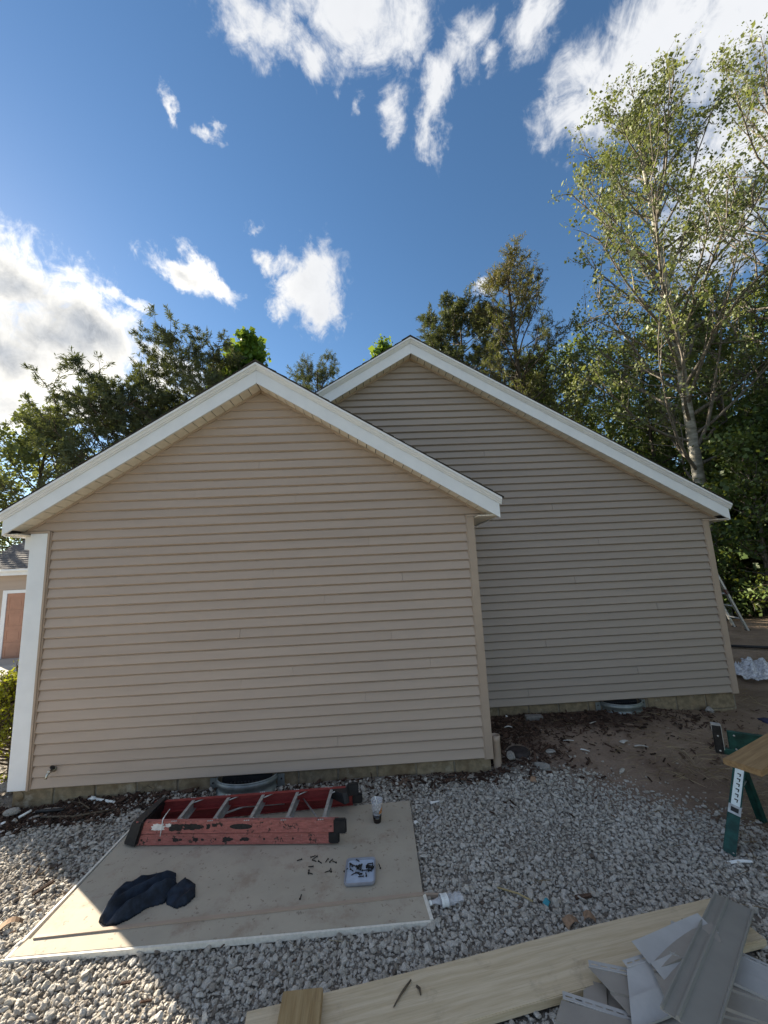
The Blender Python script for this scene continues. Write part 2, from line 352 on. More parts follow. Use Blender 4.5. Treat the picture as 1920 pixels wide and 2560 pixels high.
def gz(x, y): return float(GZ(x, y))
def build_ground():
    xs = np.unique(np.concatenate([np.linspace(-3, 10, 190), np.linspace(-14, 26, 60), np.linspace(-60, 70, 40), [-600, -300, -150, 150, 300, 600]]))
    ys = np.unique(np.concatenate([np.linspace(-4.2, 2.5, 130), np.linspace(-10, 22, 60), np.linspace(-60, 70, 40), [-600, -300, -150, 150, 300, 600]]))
    X, Y = np.meshgrid(xs, ys); V = np.stack([X, Y, GZ(X, Y)], -1).reshape(-1, 3); nx = len(xs); ny = len(ys)
    i = np.arange((ny-1)*nx).reshape(ny-1, nx)[:, :-1].ravel(); F = np.stack([i, i+1, i+nx+1, i+nx], 1)
    me = np_mesh('ground', V, F, smooth=True)
    m = bpy.data.materials.new('soil'); m.use_nodes = True; t = NT(m.node_tree); b = t.n['Principled BSDF']
    p = t.new('ShaderNodeNewGeometry').outputs['Position']
    n1 = t.noise(p, 1.6, 6, .65); n2 = t.noise(p, 14, 6, .7); n3 = t.noise(p, 70, 4, .7); n4 = t.noise(t.scalev(p, (1, 3, 1)), 30, 4, .7)
    sep = t.new('ShaderNodeSeparateXYZ'); t.l.new(p, sep.inputs[0]); x, y = sep.outputs[0], sep.outputs[1]
    soil = t.mix(t.ss(n1, .35, .68), (.38, .285, .22, 1), (.24, .17, .13, 1))
    soil = t.mix(t.math('MULTIPLY', t.ss(n2, .48, .75), .65), soil, (.34, .27, .215, 1))
    soil = t.mix(t.math('MULTIPLY', t.ss(n3, .58, .78), .6), soil, (.09, .064, .05, 1))
    # straw strewn at the right, matted into the soil
    sx = t.math('MULTIPLY', t.ss(x, 5.7, 7.4), t.ss(n4, .42, .66)); soil = t.mix(t.math('MULTIPLY', sx, .75), soil, (.25, .19, .105, 1))
    # dark mulch dust along the foundation of the rear wing
    md = t.math('MULTIPLY', t.ss(t.math('ADD', y, t.math('MULTIPLY_ADD', n1, .9, -.45)), .2, .75), t.ss(x, 7.7, 6.2)); soil = t.mix(t.math('MULTIPLY', md, .8), soil, (.05, .033, .027, 1))
    # bed under the gravel: damp grey-brown fines
    edge = t.math('ADD', x, t.math('MULTIPLY', y, .78)); edge = t.math('ADD', edge, t.math('MULTIPLY_ADD', n1, 1.2, -.6))
    bed = t.mix(t.ss(n2, .35, .75), (.34, .315, .28, 1), (.19, .165, .14, 1))
    col = t.mix(t.ss(edge, 4.6, 5.5), bed, soil)
    lawn = t.mix(t.ss(n1, .3, .7), (.10, .11, .05, 1), (.17, .15, .085, 1))
    rim = t.math('MAXIMUM', t.ss(y, -4.6, -8), t.ss(t.vmath('LENGTH', p), 26, 34)); col = t.mix(rim, col, lawn)
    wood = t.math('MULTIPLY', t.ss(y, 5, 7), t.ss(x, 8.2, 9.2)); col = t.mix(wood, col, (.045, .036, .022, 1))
    t.put(b.inputs['Base Color'], col); b.inputs['Roughness'].default_value = .97; b.inputs['Specular IOR Level'].default_value = .15
    bn = t.new('ShaderNodeBump'); bn.inputs['Strength'].default_value = 1.; bn.inputs['Distance'].default_value = .045
    t.put(bn.inputs['Height'], t.math('ADD', n2, t.math('MULTIPLY', n3, .6))); t.l.new(bn.outputs[0], b.inputs['Normal'])
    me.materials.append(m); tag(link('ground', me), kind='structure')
build_ground()
mb = MB()
xs = np.linspace(-16, -.9, 24); ys = np.linspace(2.0, 8.44, 14)
vs = [(x, y, gz(x, y)+.03) for y in ys for x in xs]; n = len(xs)
mb.add(vs, [(j*n+i, j*n+i+1, (j+1)*n+i+1, (j+1)*n+i) for j in range(len(ys)-1) for i in range(n-1)], 0, True)
tag(mb.build('driveway', M['concrete']), kind='structure')

# ------------------------------------------------------------------ scattered stuff (real stones, chips and blades; one object each)
HID = {}
def variants(key, meshes, material):
    c = bpy.data.collections.new(key)
    for i, me in enumerate(meshes):
        me.materials.append(material); o = bpy.data.objects.new('%s_shape' % key, me); c.objects.link(o)
    HID[key] = c; return c
def scatter(name, P, rot, scl, tone, coll, nvar, label=None):
    me = bpy.data.meshes.new(name); n = len(P); me.vertices.add(n); me.vertices.foreach_set('co', P.astype(np.float32).ravel())
    for nm, ty, arr in (('rot', 'FLOAT_VECTOR', rot), ('scl', 'FLOAT_VECTOR', scl), ('tone', 'FLOAT', tone), ('pick', 'INT', RNG.integers(0, nvar, n))):
        a = me.attributes.new(nm, ty, 'POINT')
        if ty == 'FLOAT_VECTOR': a.data.foreach_set('vector', arr.astype(np.float32).ravel())
        else: a.data.foreach_set('value', arr.astype(np.int32 if ty == 'INT' else np.float32))
    o = link(name, me); tag(o, kind='stuff')
    ng = bpy.data.node_groups.new(name, 'GeometryNodeTree')
    ng.interface.new_socket('Geometry', in_out='INPUT', socket_type='NodeSocketGeometry'); ng.interface.new_socket('Geometry', in_out='OUTPUT', socket_type='NodeSocketGeometry')
    t = NT(ng); gi = t.new('NodeGroupInput'); go = t.new('NodeGroupOutput')
    ci = t.new('GeometryNodeCollectionInfo'); ci.inputs[0].default_value = coll; ci.inputs['Separate Children'].default_value = True; ci.inputs['Reset Children'].default_value = True
    ip = t.new('GeometryNodeInstanceOnPoints'); ip.inputs['Pick Instance'].default_value = True
    def at(nm, ty):
        a = t.new('GeometryNodeInputNamedAttribute', data_type=ty); a.inputs[0].default_value = nm; return a.outputs['Attribute']
    er = t.new('FunctionNodeEulerToRotation'); t.l.new(at('rot', 'FLOAT_VECTOR'), er.inputs[0])
    t.l.new(gi.outputs[0], ip.inputs['Points']); t.l.new(ci.outputs[0], ip.inputs['Instance']); t.l.new(at('pick', 'INT'), ip.inputs['Instance Index'])
    t.l.new(er.outputs[0], ip.inputs['Rotation']); t.l.new(at('scl', 'FLOAT_VECTOR'), ip.inputs['Scale']); t.l.new(ip.outputs[0], go.inputs[0])
    md = o.modifiers.new('scatter', 'NODES'); md.node_group = ng
    if label: o['label'] = label
    return o
def rock_mesh(seed, flat=5, sub=2, squash=(1, .75, .6)):
    r = np.random.default_rng(seed); bm = bmesh.new(); bmesh.ops.create_icosphere(bm, subdivisions=sub, radius=1)
    V = np.array([v.co[:] for v in bm.verts])
    for _ in range(flat+4):                                   # cut by random planes: the broken faces of crushed stone
        d = r.normal(size=3); d /= np.linalg.norm(d); h = r.uniform(.5, .85); k = V@d; V = V - np.outer(np.maximum(k-h, 0), d)
    V = V*(1+.05*r.normal(size=(len(V), 1))); V = V*np.array(squash)*r.uniform(.85, 1.15, 3)
    for v, c in zip(bm.verts, V): v.co = c
    me = bpy.data.meshes.new('rock_shape'); bm.to_mesh(me); bm.free(); return me
def jitter_points(x0, x1, y0, y1, step):
    gx, gy = np.meshgrid(np.arange(x0, x1, step), np.arange(y0, y1, step)); P = np.stack([gx.ravel(), gy.ravel()], 1)
    return P + RNG.uniform(-.5, .5, P.shape)*step*1.25
def inside(P, poly):
    x, y = P[:, 0], P[:, 1]; c = np.zeros(len(P), bool); j = len(poly)-1
    for i in range(len(poly)):
        xi, yi = poly[i]; xj, yj = poly[j]
        with np.errstate(divide='ignore', invalid='ignore'): c ^= ((yi > y) != (yj > y)) & (x < (xj-xi)*(y-yi)/(yj-yi+1e-12)+xi)
        j = i
    return c
SHEET = [(1.24, -1.64), (3.67, -1.63), (3.68, -.40), (1.26, -.53)]
PLANKP = [(2.72, -2.06), (5.42, -1.66), (5.46, -1.93), (2.76, -2.33)]
WELL1 = [(1.76, .1), (1.79, -.1), (1.95, -.2), (2.2, -.2), (2.36, -.1), (2.4, .1)]
def grav_density(P):
    x, y = P[:, 0], P[:, 1]; n = noise2(x*2.2, y*2.2, 21, 3)
    d = 1-smooth01(4.55, 6.05, x+.78*y+.30*n)
    d *= 1-smooth01(-.50, -.20, y+.12*n)*smooth01(1.45, .7, x)*.9          # mulch at the near corner of the wall
    d *= 1-.75*smooth01(-.22, .0, y+.07*n)*smooth01(2.4, 2.9, x)
    d *= 1-.85*smooth01(-.3, .02, y+.12*n)*smooth01(3.9, 4.5, x)
    bare = noise2(x*3.1+5, y*3.1, 22, 3); d *= 1-.25*smooth01(.55, .95, bare)
    return d
def gravel():
    variants('gravel', [rock_mesh(100+i, 5, 2, (1, .78, .62)) for i in range(9)], M['gravel'])
    Pl = []; S = []
    for step, r0, r1, dz in ((.019, .006, .010, .000), (.026, .0105, .015, .004), (.042, .0145, .0225, .008), (.11, .022, .030, .008)):
        P = jitter_points(-3.2, 7.6, -4.0, .16, step); k = grav_density(P)*(.97 if step < .04 else (.85 if step < .1 else .5))
        keep = RNG.random(len(P)) < k; P = P[keep]
        blk = (inside(P, SHEET) | inside(P, PLANKP) | inside(P, WELL1) | ((P[:, 1] > -.012) & (P[:, 0] > -.25) & (P[:, 0] < 4.6)))
        blk |= np.hypot(P[:, 0]-4.935, P[:, 1]-.20) < .13
        P = P[~blk]; r = RNG.uniform(r0, r1, len(P))*np.exp(RNG.normal(0, .12, len(P)))
        Pl.append(np.column_stack([P, GZ(P[:, 0], P[:, 1])+dz+RNG.uniform(-.2, .5, len(P))*r])); S.append(r)
    # sparse stones trodden into the soil
    P = jitter_points(4.6, 9.5, -2.4, 1.6, .09); k = RNG.random(len(P)) < .16*(1-smooth01(6.3, 8.5, P[:, 0]))*(1-smooth01(.2, .9, P[:, 1])); P = P[k]
    r = RNG.uniform(.008, .022, len(P)); Pl.append(np.column_stack([P, GZ(P[:, 0], P[:, 1])-.2*r])); S.append(r)
    # the drive's loose gravel at the left
    P = jitter_points(-6, -.3, .25, 2.0, .05); r = RNG.uniform(.012, .026, len(P)); Pl.append(np.column_stack([P, GZ(P[:, 0], P[:, 1])])); S.append(r)
    P = np.concatenate(Pl); S = np.concatenate(S); n = len(P)
    scl = S[:, None]*np.column_stack([RNG.uniform(.9, 1.3, n), RNG.uniform(.85, 1.15, n), RNG.uniform(.8, 1.2, n)])
    rot = np.column_stack([RNG.normal(0, .45, n), RNG.normal(0, .45, n), RNG.uniform(0, 6.28, n)])
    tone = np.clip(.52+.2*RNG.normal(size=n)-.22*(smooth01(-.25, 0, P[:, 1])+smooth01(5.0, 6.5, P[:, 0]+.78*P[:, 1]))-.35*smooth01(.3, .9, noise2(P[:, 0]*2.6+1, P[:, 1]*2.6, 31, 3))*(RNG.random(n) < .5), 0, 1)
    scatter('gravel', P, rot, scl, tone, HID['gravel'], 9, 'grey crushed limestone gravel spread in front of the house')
gravel()
def chip_mesh(seed, l=1., w=.28, h=.10):
    r = np.random.default_rng(seed); mb = MB(); a = r.uniform(-.25, .25, 8)
    p = [(-l*.5+a[0]*.3, -w*.5, -h), (l*.5+a[1]*.3, -w*.5*(1+a[2]), -h), (l*.5+a[3]*.3, w*.5*(1+a[4]), -h*.6), (-l*.5, w*.5, -h)]
    q = [(x*.95, y*.9, z+2*h*(1+a[5])) for x, y, z in p]; mb.hexa([Vector(v) for v in p]+[Vector(v) for v in q])
    me = bpy.data.meshes.new('chip_shape'); me.from_pydata(mb.v, [], mb.f); me.update(); return me
def mulch():
    variants('mulch', [chip_mesh(i) for i in range(6)], M['mulch'])
    P = []
    A = jitter_points(-.6, 4.7, -.62, .0, .017); n = noise2(A[:, 0]*2.2, A[:, 1]*2.2, 21, 3); x, y = A[:, 0], A[:, 1]
    k = smooth01(-.26-.2*smooth01(1.6, .9, x), -.05-.12*smooth01(1.6, .9, x), y+.10*n)*(1.0*smooth01(1.7, 1.0, x)+.33*smooth01(1.0, 1.8, x)*smooth01(3.9, 2.5, x)+.55*smooth01(3.2, 4.2, x))
    P.append(A[(RNG.random(len(A)) < k) & ~inside(A, WELL1)])
    A = jitter_points(4.55, 9, -.4, .96, .021); n = noise2(A[:, 0]*1.8, A[:, 1]*1.8, 41, 3); x, y = A[:, 0], A[:, 1]
    k = np.maximum(smooth01(-.15, .45, y+.25*n)*smooth01(5.9, 5.0, x+.3*n), .45*smooth01(.25, .8, y+.2*n)*smooth01(8.3, 6.2, x)); k = np.maximum(k, .035)
    P.append(A[(RNG.random(len(A)) < k) & (np.hypot(A[:, 0]-4.935, A[:, 1]-.20) > .125)])
    A = jitter_points(-3, 6.5, -3.6, -.1, .06); n = noise2(A[:, 0]*2.6+1, A[:, 1]*2.6, 31, 3); P.append(A[(RNG.random(len(A)) < .02+.10*smooth01(.2, .9, n)) & ~inside(A, SHEET) & ~inside(A, PLANKP)])
    P = np.concatenate(P); n = len(P)
    L = np.exp(RNG.normal(-3.5, .45, n)); scl = np.column_stack([L*1.25, L*RNG.uniform(.7, 1.4, n), L*RNG.uniform(.6, 1.2, n)])
    rot = np.column_stack([RNG.normal(0, .35, n), RNG.normal(0, .35, n), RNG.uniform(0, 6.28, n)])
    Z = GZ(P[:, 0], P[:, 1])+RNG.uniform(0, .02, n)+.014*(1-smooth01(-.5, -.2, P[:, 1]))
    scatter('mulch', np.column_stack([P, Z]), rot, scl, np.clip(RNG.beta(1.6, 2.2, n)*1.1, 0, 1), HID['mulch'], 6, 'dark brown bark mulch along the foundation')
mulch()
def straw():
    mes = []
    for i in range(5):
        mb = MB(); r = np.random.default_rng(60+i); c = r.uniform(-.12, .12)
        mb.tube([(-.5, 0, 0), (-.15, c*.6, .02), (.2, c, .03), (.5, c*.3, 0)], [.012, .012, .010, .005], 3, sm=False)
        me = bpy.data.meshes.new('straw_shape'); me.from_pydata(mb.v, [], mb.f); me.update(); mes.append(me)
    variants('straw', mes, M['straw_i'])
    A = jitter_points(5.2, 13.5, -2.3, 5.2, .036); n = noise2(A[:, 0]*1.4, A[:, 1]*1.4, 51, 3); x, y = A[:, 0], A[:, 1]
    k = smooth01(-.5, .6, n)*np.maximum(smooth01(5.3, 6.3, x)*smooth01(.5, -.5, y)*.95, smooth01(8.2, 8.9, x)*smooth01(3.6, 2.2, y)*.9)+.05
    k *= smooth01(4.9, 5.7, x+.3*n)
    B = jitter_points(-.4, 7, -2.5, .9, .12); kb = RNG.random(len(B)) < .055
    P = np.concatenate([A[(RNG.random(len(A)) < k) & ~((x < 8.25) & (y > .95))], B[kb & ~inside(B, SHEET) & ~((B[:, 1] > -.02) & (B[:, 0] < 4.62))]]); n = len(P)
    L = np.exp(RNG.normal(-2.35, .4, n)); scl = np.column_stack([L, L*.9, L*.9]); rot = np.column_stack([RNG.normal(0, .2, n), RNG.normal(0, .12, n), RNG.uniform(0, 6.28, n)])
    scatter('straw', np.column_stack([P, GZ(P[:, 0], P[:, 1])+.012+RNG.uniform(0, .02, n)]), rot, scl, RNG.random(n), HID['straw'], 5, 'dry straw and grass stems scattered over the soil')
straw()

# ------------------------------------------------------------------ the house
B = .1016                                        # exposure of one siding course
H = empty('house', 'tan vinyl sided house with two white trimmed gables, front wing and taller rear wing', 'house')
class Gable:
    def __init__(s, y, z0, xl, xr, apex, slope, eave, ncourse): s.y, s.z0, s.xl, s.xr, s.ax, s.az, s.k, s.eave, s.nc = y, z0, xl, xr, apex[0], apex[1], slope, eave, ncourse
    def soffit(s, x): return s.az - s.k*abs(x-s.ax)
    def left(s, z): return s.ax-(s.az-z)/s.k
    def right(s, z): return s.ax+(s.az-z)/s.k
G1 = Gable(0., 0., 0., 4.497, (2.215, 4.105), .622, (-.364, 4.835), 25)
G2 = Gable(.987, .14, 4.60, 8.138, (4.115, 5.045), .604, (-.19, 8.42), 23)

def board(mb, g, xa0, xb0, xa1, xb1, z, h, dy=0., seg=8):
    """one siding course between two heights: butt edge 16 mm proud, top tucked under the next course"""
    lip = .024+dy; top = .006+dy; zt = z+h; zm = z+h-.016
    for i in range(seg):
        a, b = i/seg, (i+1)/seg
        L0, L1 = xa0+(xb0-xa0)*a, xa0+(xb0-xa0)*b; T0, T1 = xa1+(xb1-xa1)*a, xa1+(xb1-xa1)*b
        w0 = .0016*math.sin(L0*5.1+z*7)+.001*math.sin(L0*13+z*31); w1 = .0016*math.sin(L1*5.1+z*7)+.001*math.sin(L1*13+z*31)
        q = (h-.016)/h; N0, N1 = L0+(T0-L0)*q, L1+(T1-L1)*q; yb = g.y+.007; e0, e1 = L0+(T0-L0)*.115, L1+(T1-L1)*.115
        mb.add([(L0, yb, z), (L1, yb, z), (L0, g.y-lip+.018+w0, z), (L1, g.y-lip+.018+w1, z), (e0, g.y-lip+w0, z+.0125), (e1, g.y-lip+w1, z+.0125), (N0, g.y-top+w0, zm), (N1, g.y-top+w1, zm), (T0, g.y+.005, zt), (T1, g.y+.005, zt), (T0, yb, zt), (T1, yb, zt)],
               [(0, 1, 3, 2), (2, 3, 5, 4), (4, 5, 7, 6), (6, 7, 9, 8), (8, 9, 11, 10), (10, 11, 1, 0)]+([(0, 2, 4, 6, 8, 10)] if i == 0 else [])+([(1, 11, 9, 7, 5, 3)] if i == seg-1 else []))
def side_wall(g, wall, seams, xcut=None):
    n = 0
    while True:
        z = g.z0+n*B; zt = z+B+.007; gab = n >= g.nc
        if gab and z > g.az-.05: break
        if gab:
            zt = min(zt, g.az-.002); a0, b0, a1, b1 = g.left(z)+.012, g.right(z)-.012, g.left(zt)+.012, g.right(zt)-.012
            if b1 < a1: a1 = b1 = g.ax
        else: a0, b0, a1, b1 = g.xl, g.xr, g.xl, g.xr
        cuts = sorted(s for s in seams.get(n, []) if a0+.3 < s < b0-.3 and a1 < s < b1)
        e = [None]+cuts+[None]
        for i in range(len(e)-1):
            l0, l1 = (a0, a1) if e[i] is None else (e[i]+.0012, e[i]+.0012)
            r0, r1 = (b0, b1) if e[i+1] is None else (e[i+1]-.0008, e[i+1]-.0008)
            mb = MB(); board(mb, g, l0, r0, l1, r1, z, zt-z, dy=.003*(i % 2)); mb.build('siding_board', M['siding' if g is G1 else 'siding_shaded'], wall)
        n += 1
def prism(mb, pts, y0, y1, mi=0):
    n = len(pts); mb.add([(x, y0, z) for x, z in pts]+[(x, y1, z) for x, z in pts],
        [tuple(range(n)), tuple(range(2*n-1, n-1, -1))]+[(i, i+n, (i+1) % n+n, (i+1) % n) for i in range(n)], mi)
# walls (sheathed cores), each carrying its siding boards
mb = MB(); prism(mb, [(-.21, .004), (4.58, .004), (4.58, 2.525), (4.75, 2.53), (2.215, 4.11), (-.32, 2.53), (-.21, 2.525)], .008, 9.5); wall1 = mb.build('wall', M['wall'], H)
mb = MB(); prism(mb, [(.02, .145), (8.225, .145), (8.225, 2.47), (8.36, 2.475), (4.115, 5.05), (-.13, 2.475), (.02, 2.47)], .996, 11.); wall2 = mb.build('wall', M['wall'], H)
seams1 = {}
for (u, n) in [(.62, 23), (1.05, 22), (.30, 21), (1.25, 13), (.42, 11), (1.55, 5), (1.0, 3), (.55, 1), (2.55, 9), (2.0, 13), (2.02, 8), (2.9, 16), (2.35, 19), (3.3, 6), (3.6, 12), (3.0, 2), (3.75, 18), (1.75, 17), (2.6, 27), (1.5, 28), (2.2, 31), (1.7, 0), (3.4, 22), (4.0, 9), (.9, 7)]: seams1.setdefault(n, []).append(u)
seams2 = {}
for (u, n) in [(6.9, 3), (5.7, 7), (7.3, 11), (6.2, 15), (6.6, 20), (5.4, 1), (4.8, 26), (6.0, 25), (3.9, 31), (5.1, 33)]: seams2.setdefault(n, []).append(u)
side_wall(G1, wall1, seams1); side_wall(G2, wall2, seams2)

# corner trim
mb = MB(); mb.bbox(-.216, -.034, -.034, .003, .004, 2.523, .004); mb.build('white_corner_board', M['white'], H)
mb = MB(); mb.box(-.285, -.2165, -.012, .2, 2.36, 2.50); mb.build('eave_trim', M['white'], H)
mb = MB(); mb.box(-.0335, -.012, -.040, .002, .002, 2.545); mb.box(-.012, -.001, -.026, .002, .002, 2.530); mb.build('channel_trim', M['tan_trim'], H)
mb = MB(); mb.box(-.335, -.0340, -.038, .001, 2.5235, 2.545); mb.build('channel_trim', M['tan_trim'], H)
def corner_post(x0, x1, y, z0, z1, depth):
    mb = MB(); mb.bbox(x0, x1, y-.026, y+depth, z0, z1, .003); mb.box(x0-.012, x0-.0005, y-.022, y+.001, z0, z1); return mb.build('corner_post', M['tan_trim'], H)
corner_post(4.509, 4.592, 0, -.006, 2.515, .09); corner_post(8.150, 8.234, .987, .13, 2.452, .09)
mb = MB(); mb.box(4.50, 4.80, -.034, .001, 2.5155, 2.538); mb.build('channel_trim', M['tan_trim'], H)
mb = MB(); mb.box(8.14, 8.38, .957, .988, 2.4525, 2.475); mb.build('channel_trim', M['tan_trim'], H)
# starter strip shadow gap under the lowest course is left open, as built

def rake(g, side, prof_yz, name, material, x_end, parent=H, yoff=0., gap=.0):
    """extrude a (y, dz) profile along the rake from the apex to the eave, plumb cut at both ends"""
    s = -1 if side == 'l' else 1; xa = g.ax+s*gap; mb = MB(); n = len(prof_yz)
    va = [(xa, y, g.soffit(xa)+dz) for y, dz in prof_yz]; vb = [(x_end, y, g.soffit(x_end)+dz) for y, dz in prof_yz]
    k = 12; vs = []
    for i in range(k+1):
        f = i/k; vs += [tuple(p+(q-p)*f for p, q in zip(A, C)) for A, C in zip(va, vb)]
    fs = [(i*n+j, i*n+(j+1) % n, (i+1)*n+(j+1) % n, (i+1)*n+j) for i in range(k) for j in range(n)]
    fs += [tuple(range(n))[::-1], tuple(range(k*n, k*n+n))]
    if s > 0: fs = [f[::-1] for f in fs]
    mb.add(vs, fs); return mb.build(name, material, parent)
def gable_trim(g, oh, yback, ends):
    y0 = g.y-oh
    for side in 'lr':
        xe = ends[0] if side == 'l' else ends[1]; s = -1 if side == 'l' else 1
        rake(g, side, [(y0, -.006), (y0+.02, -.006), (y0+.02, .165), (y0, .165)], 'fascia', M['white'], xe, gap=.0006)
        rake(g, side, [(y0-.004, .148), (y0-.011, .152), (y0-.014, .163), (y0-.023, .168), (y0-.034, .190), (y0-.046, .198), (y0-.048, .222), (y0+.018, .222), (y0+.018, .166), (y0-.004, .166)], 'crown_moulding', M['white'], xe+s*.022, gap=.0006)
        rake(g, side, [(g.y-.026, -.030), (g.y+.0015, -.030), (g.y+.0015, .004), (g.y-.026, .004)], 'channel_trim', M['tan_trim'], (g.left(2.55 if g is G1 else 2.48) if side == 'l' else g.right(2.55 if g is G1 else 2.48)), gap=.0006)
        # soffit panels: short boards between wall and fascia with an open joint every 100 mm
        x = g.ax+s*.002; me = None; step = .100
        while (xe-x)*s > step+.01:
            if me is None:
                mbp = MB(); p = []
                for dz in (.0, .010):
                    for (dx, yy) in ((0.004, y0+.0205), (step-.004, y0+.0205), (step-.004, g.y-.0005), (.004, g.y-.0005)): p.append((dx*s, yy-g.y, -g.k*dx+dz))
                mbp.hexa([Vector(q) for q in p]); ob = mbp.build('soffit_panel', M['soffit'], H); me = ob.data
                if s < 0:
                    me.flip_normals()
            else:
                ob = link('soffit_panel', me, H)
            ob.location = (x, g.y, g.soffit(x)-.002); x += s*step
        rake(g, side, [(y0+.021, .006), (g.y, .006), (g.y, .02), (y0+.021, .02)], 'soffit_backing', M['dark_metal'], xe-s*.01, gap=.0006)
gable_trim(G1, .20, 9.5, G1.eave); gable_trim(G2, .165, 11, G2.eave)
# roofs: deck with overlapping shingle courses
def roof(g, oh, yb, ends):
    y0 = g.y-oh-.050; rf = None
    mb = MB()
    for s, xe in ((-1, ends[0]-.02), (1, ends[1]+.02)):
        za, ze = g.az+.223, g.soffit(xe)+.223
        p = [(g.ax, y0+.006, za), (xe, y0+.006, ze), (xe, yb, ze), (g.ax, yb, za)]; q = [(x, y, z+.008) for x, y, z in p]
        (mb.hexa([Vector(v) for v in (p+q)]) if s > 0 else mb.hexa([Vector(v) for v in ([p[1], p[0], p[3], p[2]]+[q[1], q[0], q[3], q[2]])]))
    rf = mb.build('roof', M['roof'], H)
    for s, xe in ((-1, ends[0]-.045), (1, ends[1]+.045)):
        L = abs(xe-g.ax); nc = int(L/.118)+1
        for i in range(nc):
            xl = xe-s*i*L/nc; xu = xe-s*(i+1.12)*L/nc
            if (xu-g.ax)*s < 0: xu = g.ax+s*.0008
            zl, zu = g.soffit(xl)+.2315, g.soffit(xu)+.2315; w = RNG.uniform(-.004, .004)
            mbx = MB(); p = [(xl, y0+w, zl+.003), (xu, y0+w, zu+.0012), (xu, yb, zu+.0012), (xl, yb, zl+.003)]; q = [(xl, y0+w, zl+.015), (xu, y0+w, zu+.005), (xu, yb, zu+.005), (xl, yb, zl+.015)]
            if s > 0: p = [p[1], p[0], p[3], p[2]]; q = [q[1], q[0], q[3], q[2]]
            mbx.hexa([Vector(v) for v in p+q]); mbx.build('shingle_course', M['shingle'], rf)
    mbx = MB(); z = g.az+.2355; d = .13
    prism(mbx, [(g.ax-d, z-d*g.k+.001), (g.ax, z+.001), (g.ax+d, z-d*g.k+.001), (g.ax+d, z-d*g.k+.013), (g.ax, z+.014), (g.ax-d, z-d*g.k+.013)][::-1], y0-.004, yb); mbx.build('ridge_cap', M['shingle'], rf)
roof(G1, .20, 9.6, G1.eave); roof(G2, .165, 11.1, G2.eave)
# eaves running back along the sides: level soffit with beads, fascia
def eave(x0, x1, z, y0, y1, xf):
    mb = MB(); n = 5
    for i in range(n):
        a = x0+(x1-x0)*i/n; b = x0+(x1-x0)*(i+1)/n; mb.box(a+.002, b-.002, y0, y1, z, z+.01)
    mb.build('eave_soffit', M['soffit'], H)
    mb = MB(); mb.box(min(xf), max(xf), y0, y1, z-.012, z+.16); mb.build('eave_fascia', M['white'], H)
eave(4.594, 4.812, 2.498, -.178, .955, (4.8135, 4.8345)); eave(-.342, -.217, 2.502, -.178, 9.4, (-.3635, -.3435)); eave(8.236, 8.396, 2.446, .84, 10.9, (8.3975, 8.4195))
# foundation: concrete blocks with mortar joints
def foundation(x0, x1, y, ztop, zbot, parent):
    f = MB().box(x0+.006, x1-.006, y+.012, y+.20, zbot, ztop-.002).build('foundation', M['mortar'], H); x = x0; k = 0
    while x < x1-.02:
        w = min(.39, x1-x); mb = MB(); zs = [(zbot, ztop-.205), (ztop-.195, ztop-.0025)]
        mb.bbox(x+.004, x+w-.004, y, y+.1, ztop-.192, ztop-.003, .006); mb.build('block', M['block'], f)
        mb = MB(); off = -.195 if k % 2 else 0
        mb.bbox(max(x0, x+off)+.004, min(x1, x+off+.39)-.004, y+.0012, y+.1, ztop-.39, ztop-.202, .006); mb.build('block', M['block'], f); x += .4; k += 1
    return f
foundation(-.205, 4.575, .020, .002, -.5, H); foundation(4.60, 8.215, 1.005, .138, -.35, H)
# broken corner block face and a mortar patch at the left end
mb = MB(); bm = bmesh.new(); bmesh.ops.create_icosphere(bm, subdivisions=3, radius=1)
for v in bm.verts: v.co = Vector((v.co.x*.045, v.co.y*.012, v.co.z*.045))+Vector((noise2(v.co.x*4, v.co.z*4, 2, 2)*.004, 0, noise2(v.co.y*5, v.co.z*3, 8, 2)*.004))
mb.bm(bm, Matrix.Translation((-.13, .016, -.062))); bm.free(); mb.build('broken_block_face', M['block'], H)
# basement windows behind the wells
for (xa, xb, y, za, zb) in ((1.84, 2.33, .008, -.40, -.004), (6.40, 6.84, .992, -.20, .132)):
    fr = MB().box(xa, xb, y, y+.008, za, zb).build('basement_window', M['black_plastic'], H); MB().box(xa+.03, xb-.03, y-.004, y-.001, za+.03, zb-.03).build('pane', M['dark_glass'], fr)
# spigot through the lowest boards at the left
sp = MB(); sp.lathe([(0, 0), (.024, 0), (.024, .006), (.012, .008), (.012, .045), (.016, .047), (.016, .07), (0, .072)], 14, Matrix.Translation((.205, -.016, .175)) @ Matrix.Rotation(R(90), 4, 'X'))
sp.tube([(.205, -.072, .175), (.203, -.092, .165), (.201, -.10, .145), (.200, -.104, .128)], [.011, .011, .0105, .012], 10); spo = sp.build('spigot', M['brass'], H)
hd = MB(); hd.lathe([(0, 0), (.022, 0), (.026, .004), (.022, .010), (0, .010)], 12, Matrix.Translation((.222, -.062, .205)) @ Matrix.Rotation(R(35), 4, 'Y')); hd.tube([(.207, -.062, .18), (.222, -.062, .207)], .005, 6); hd.build('handle', M['dark_metal'], spo)

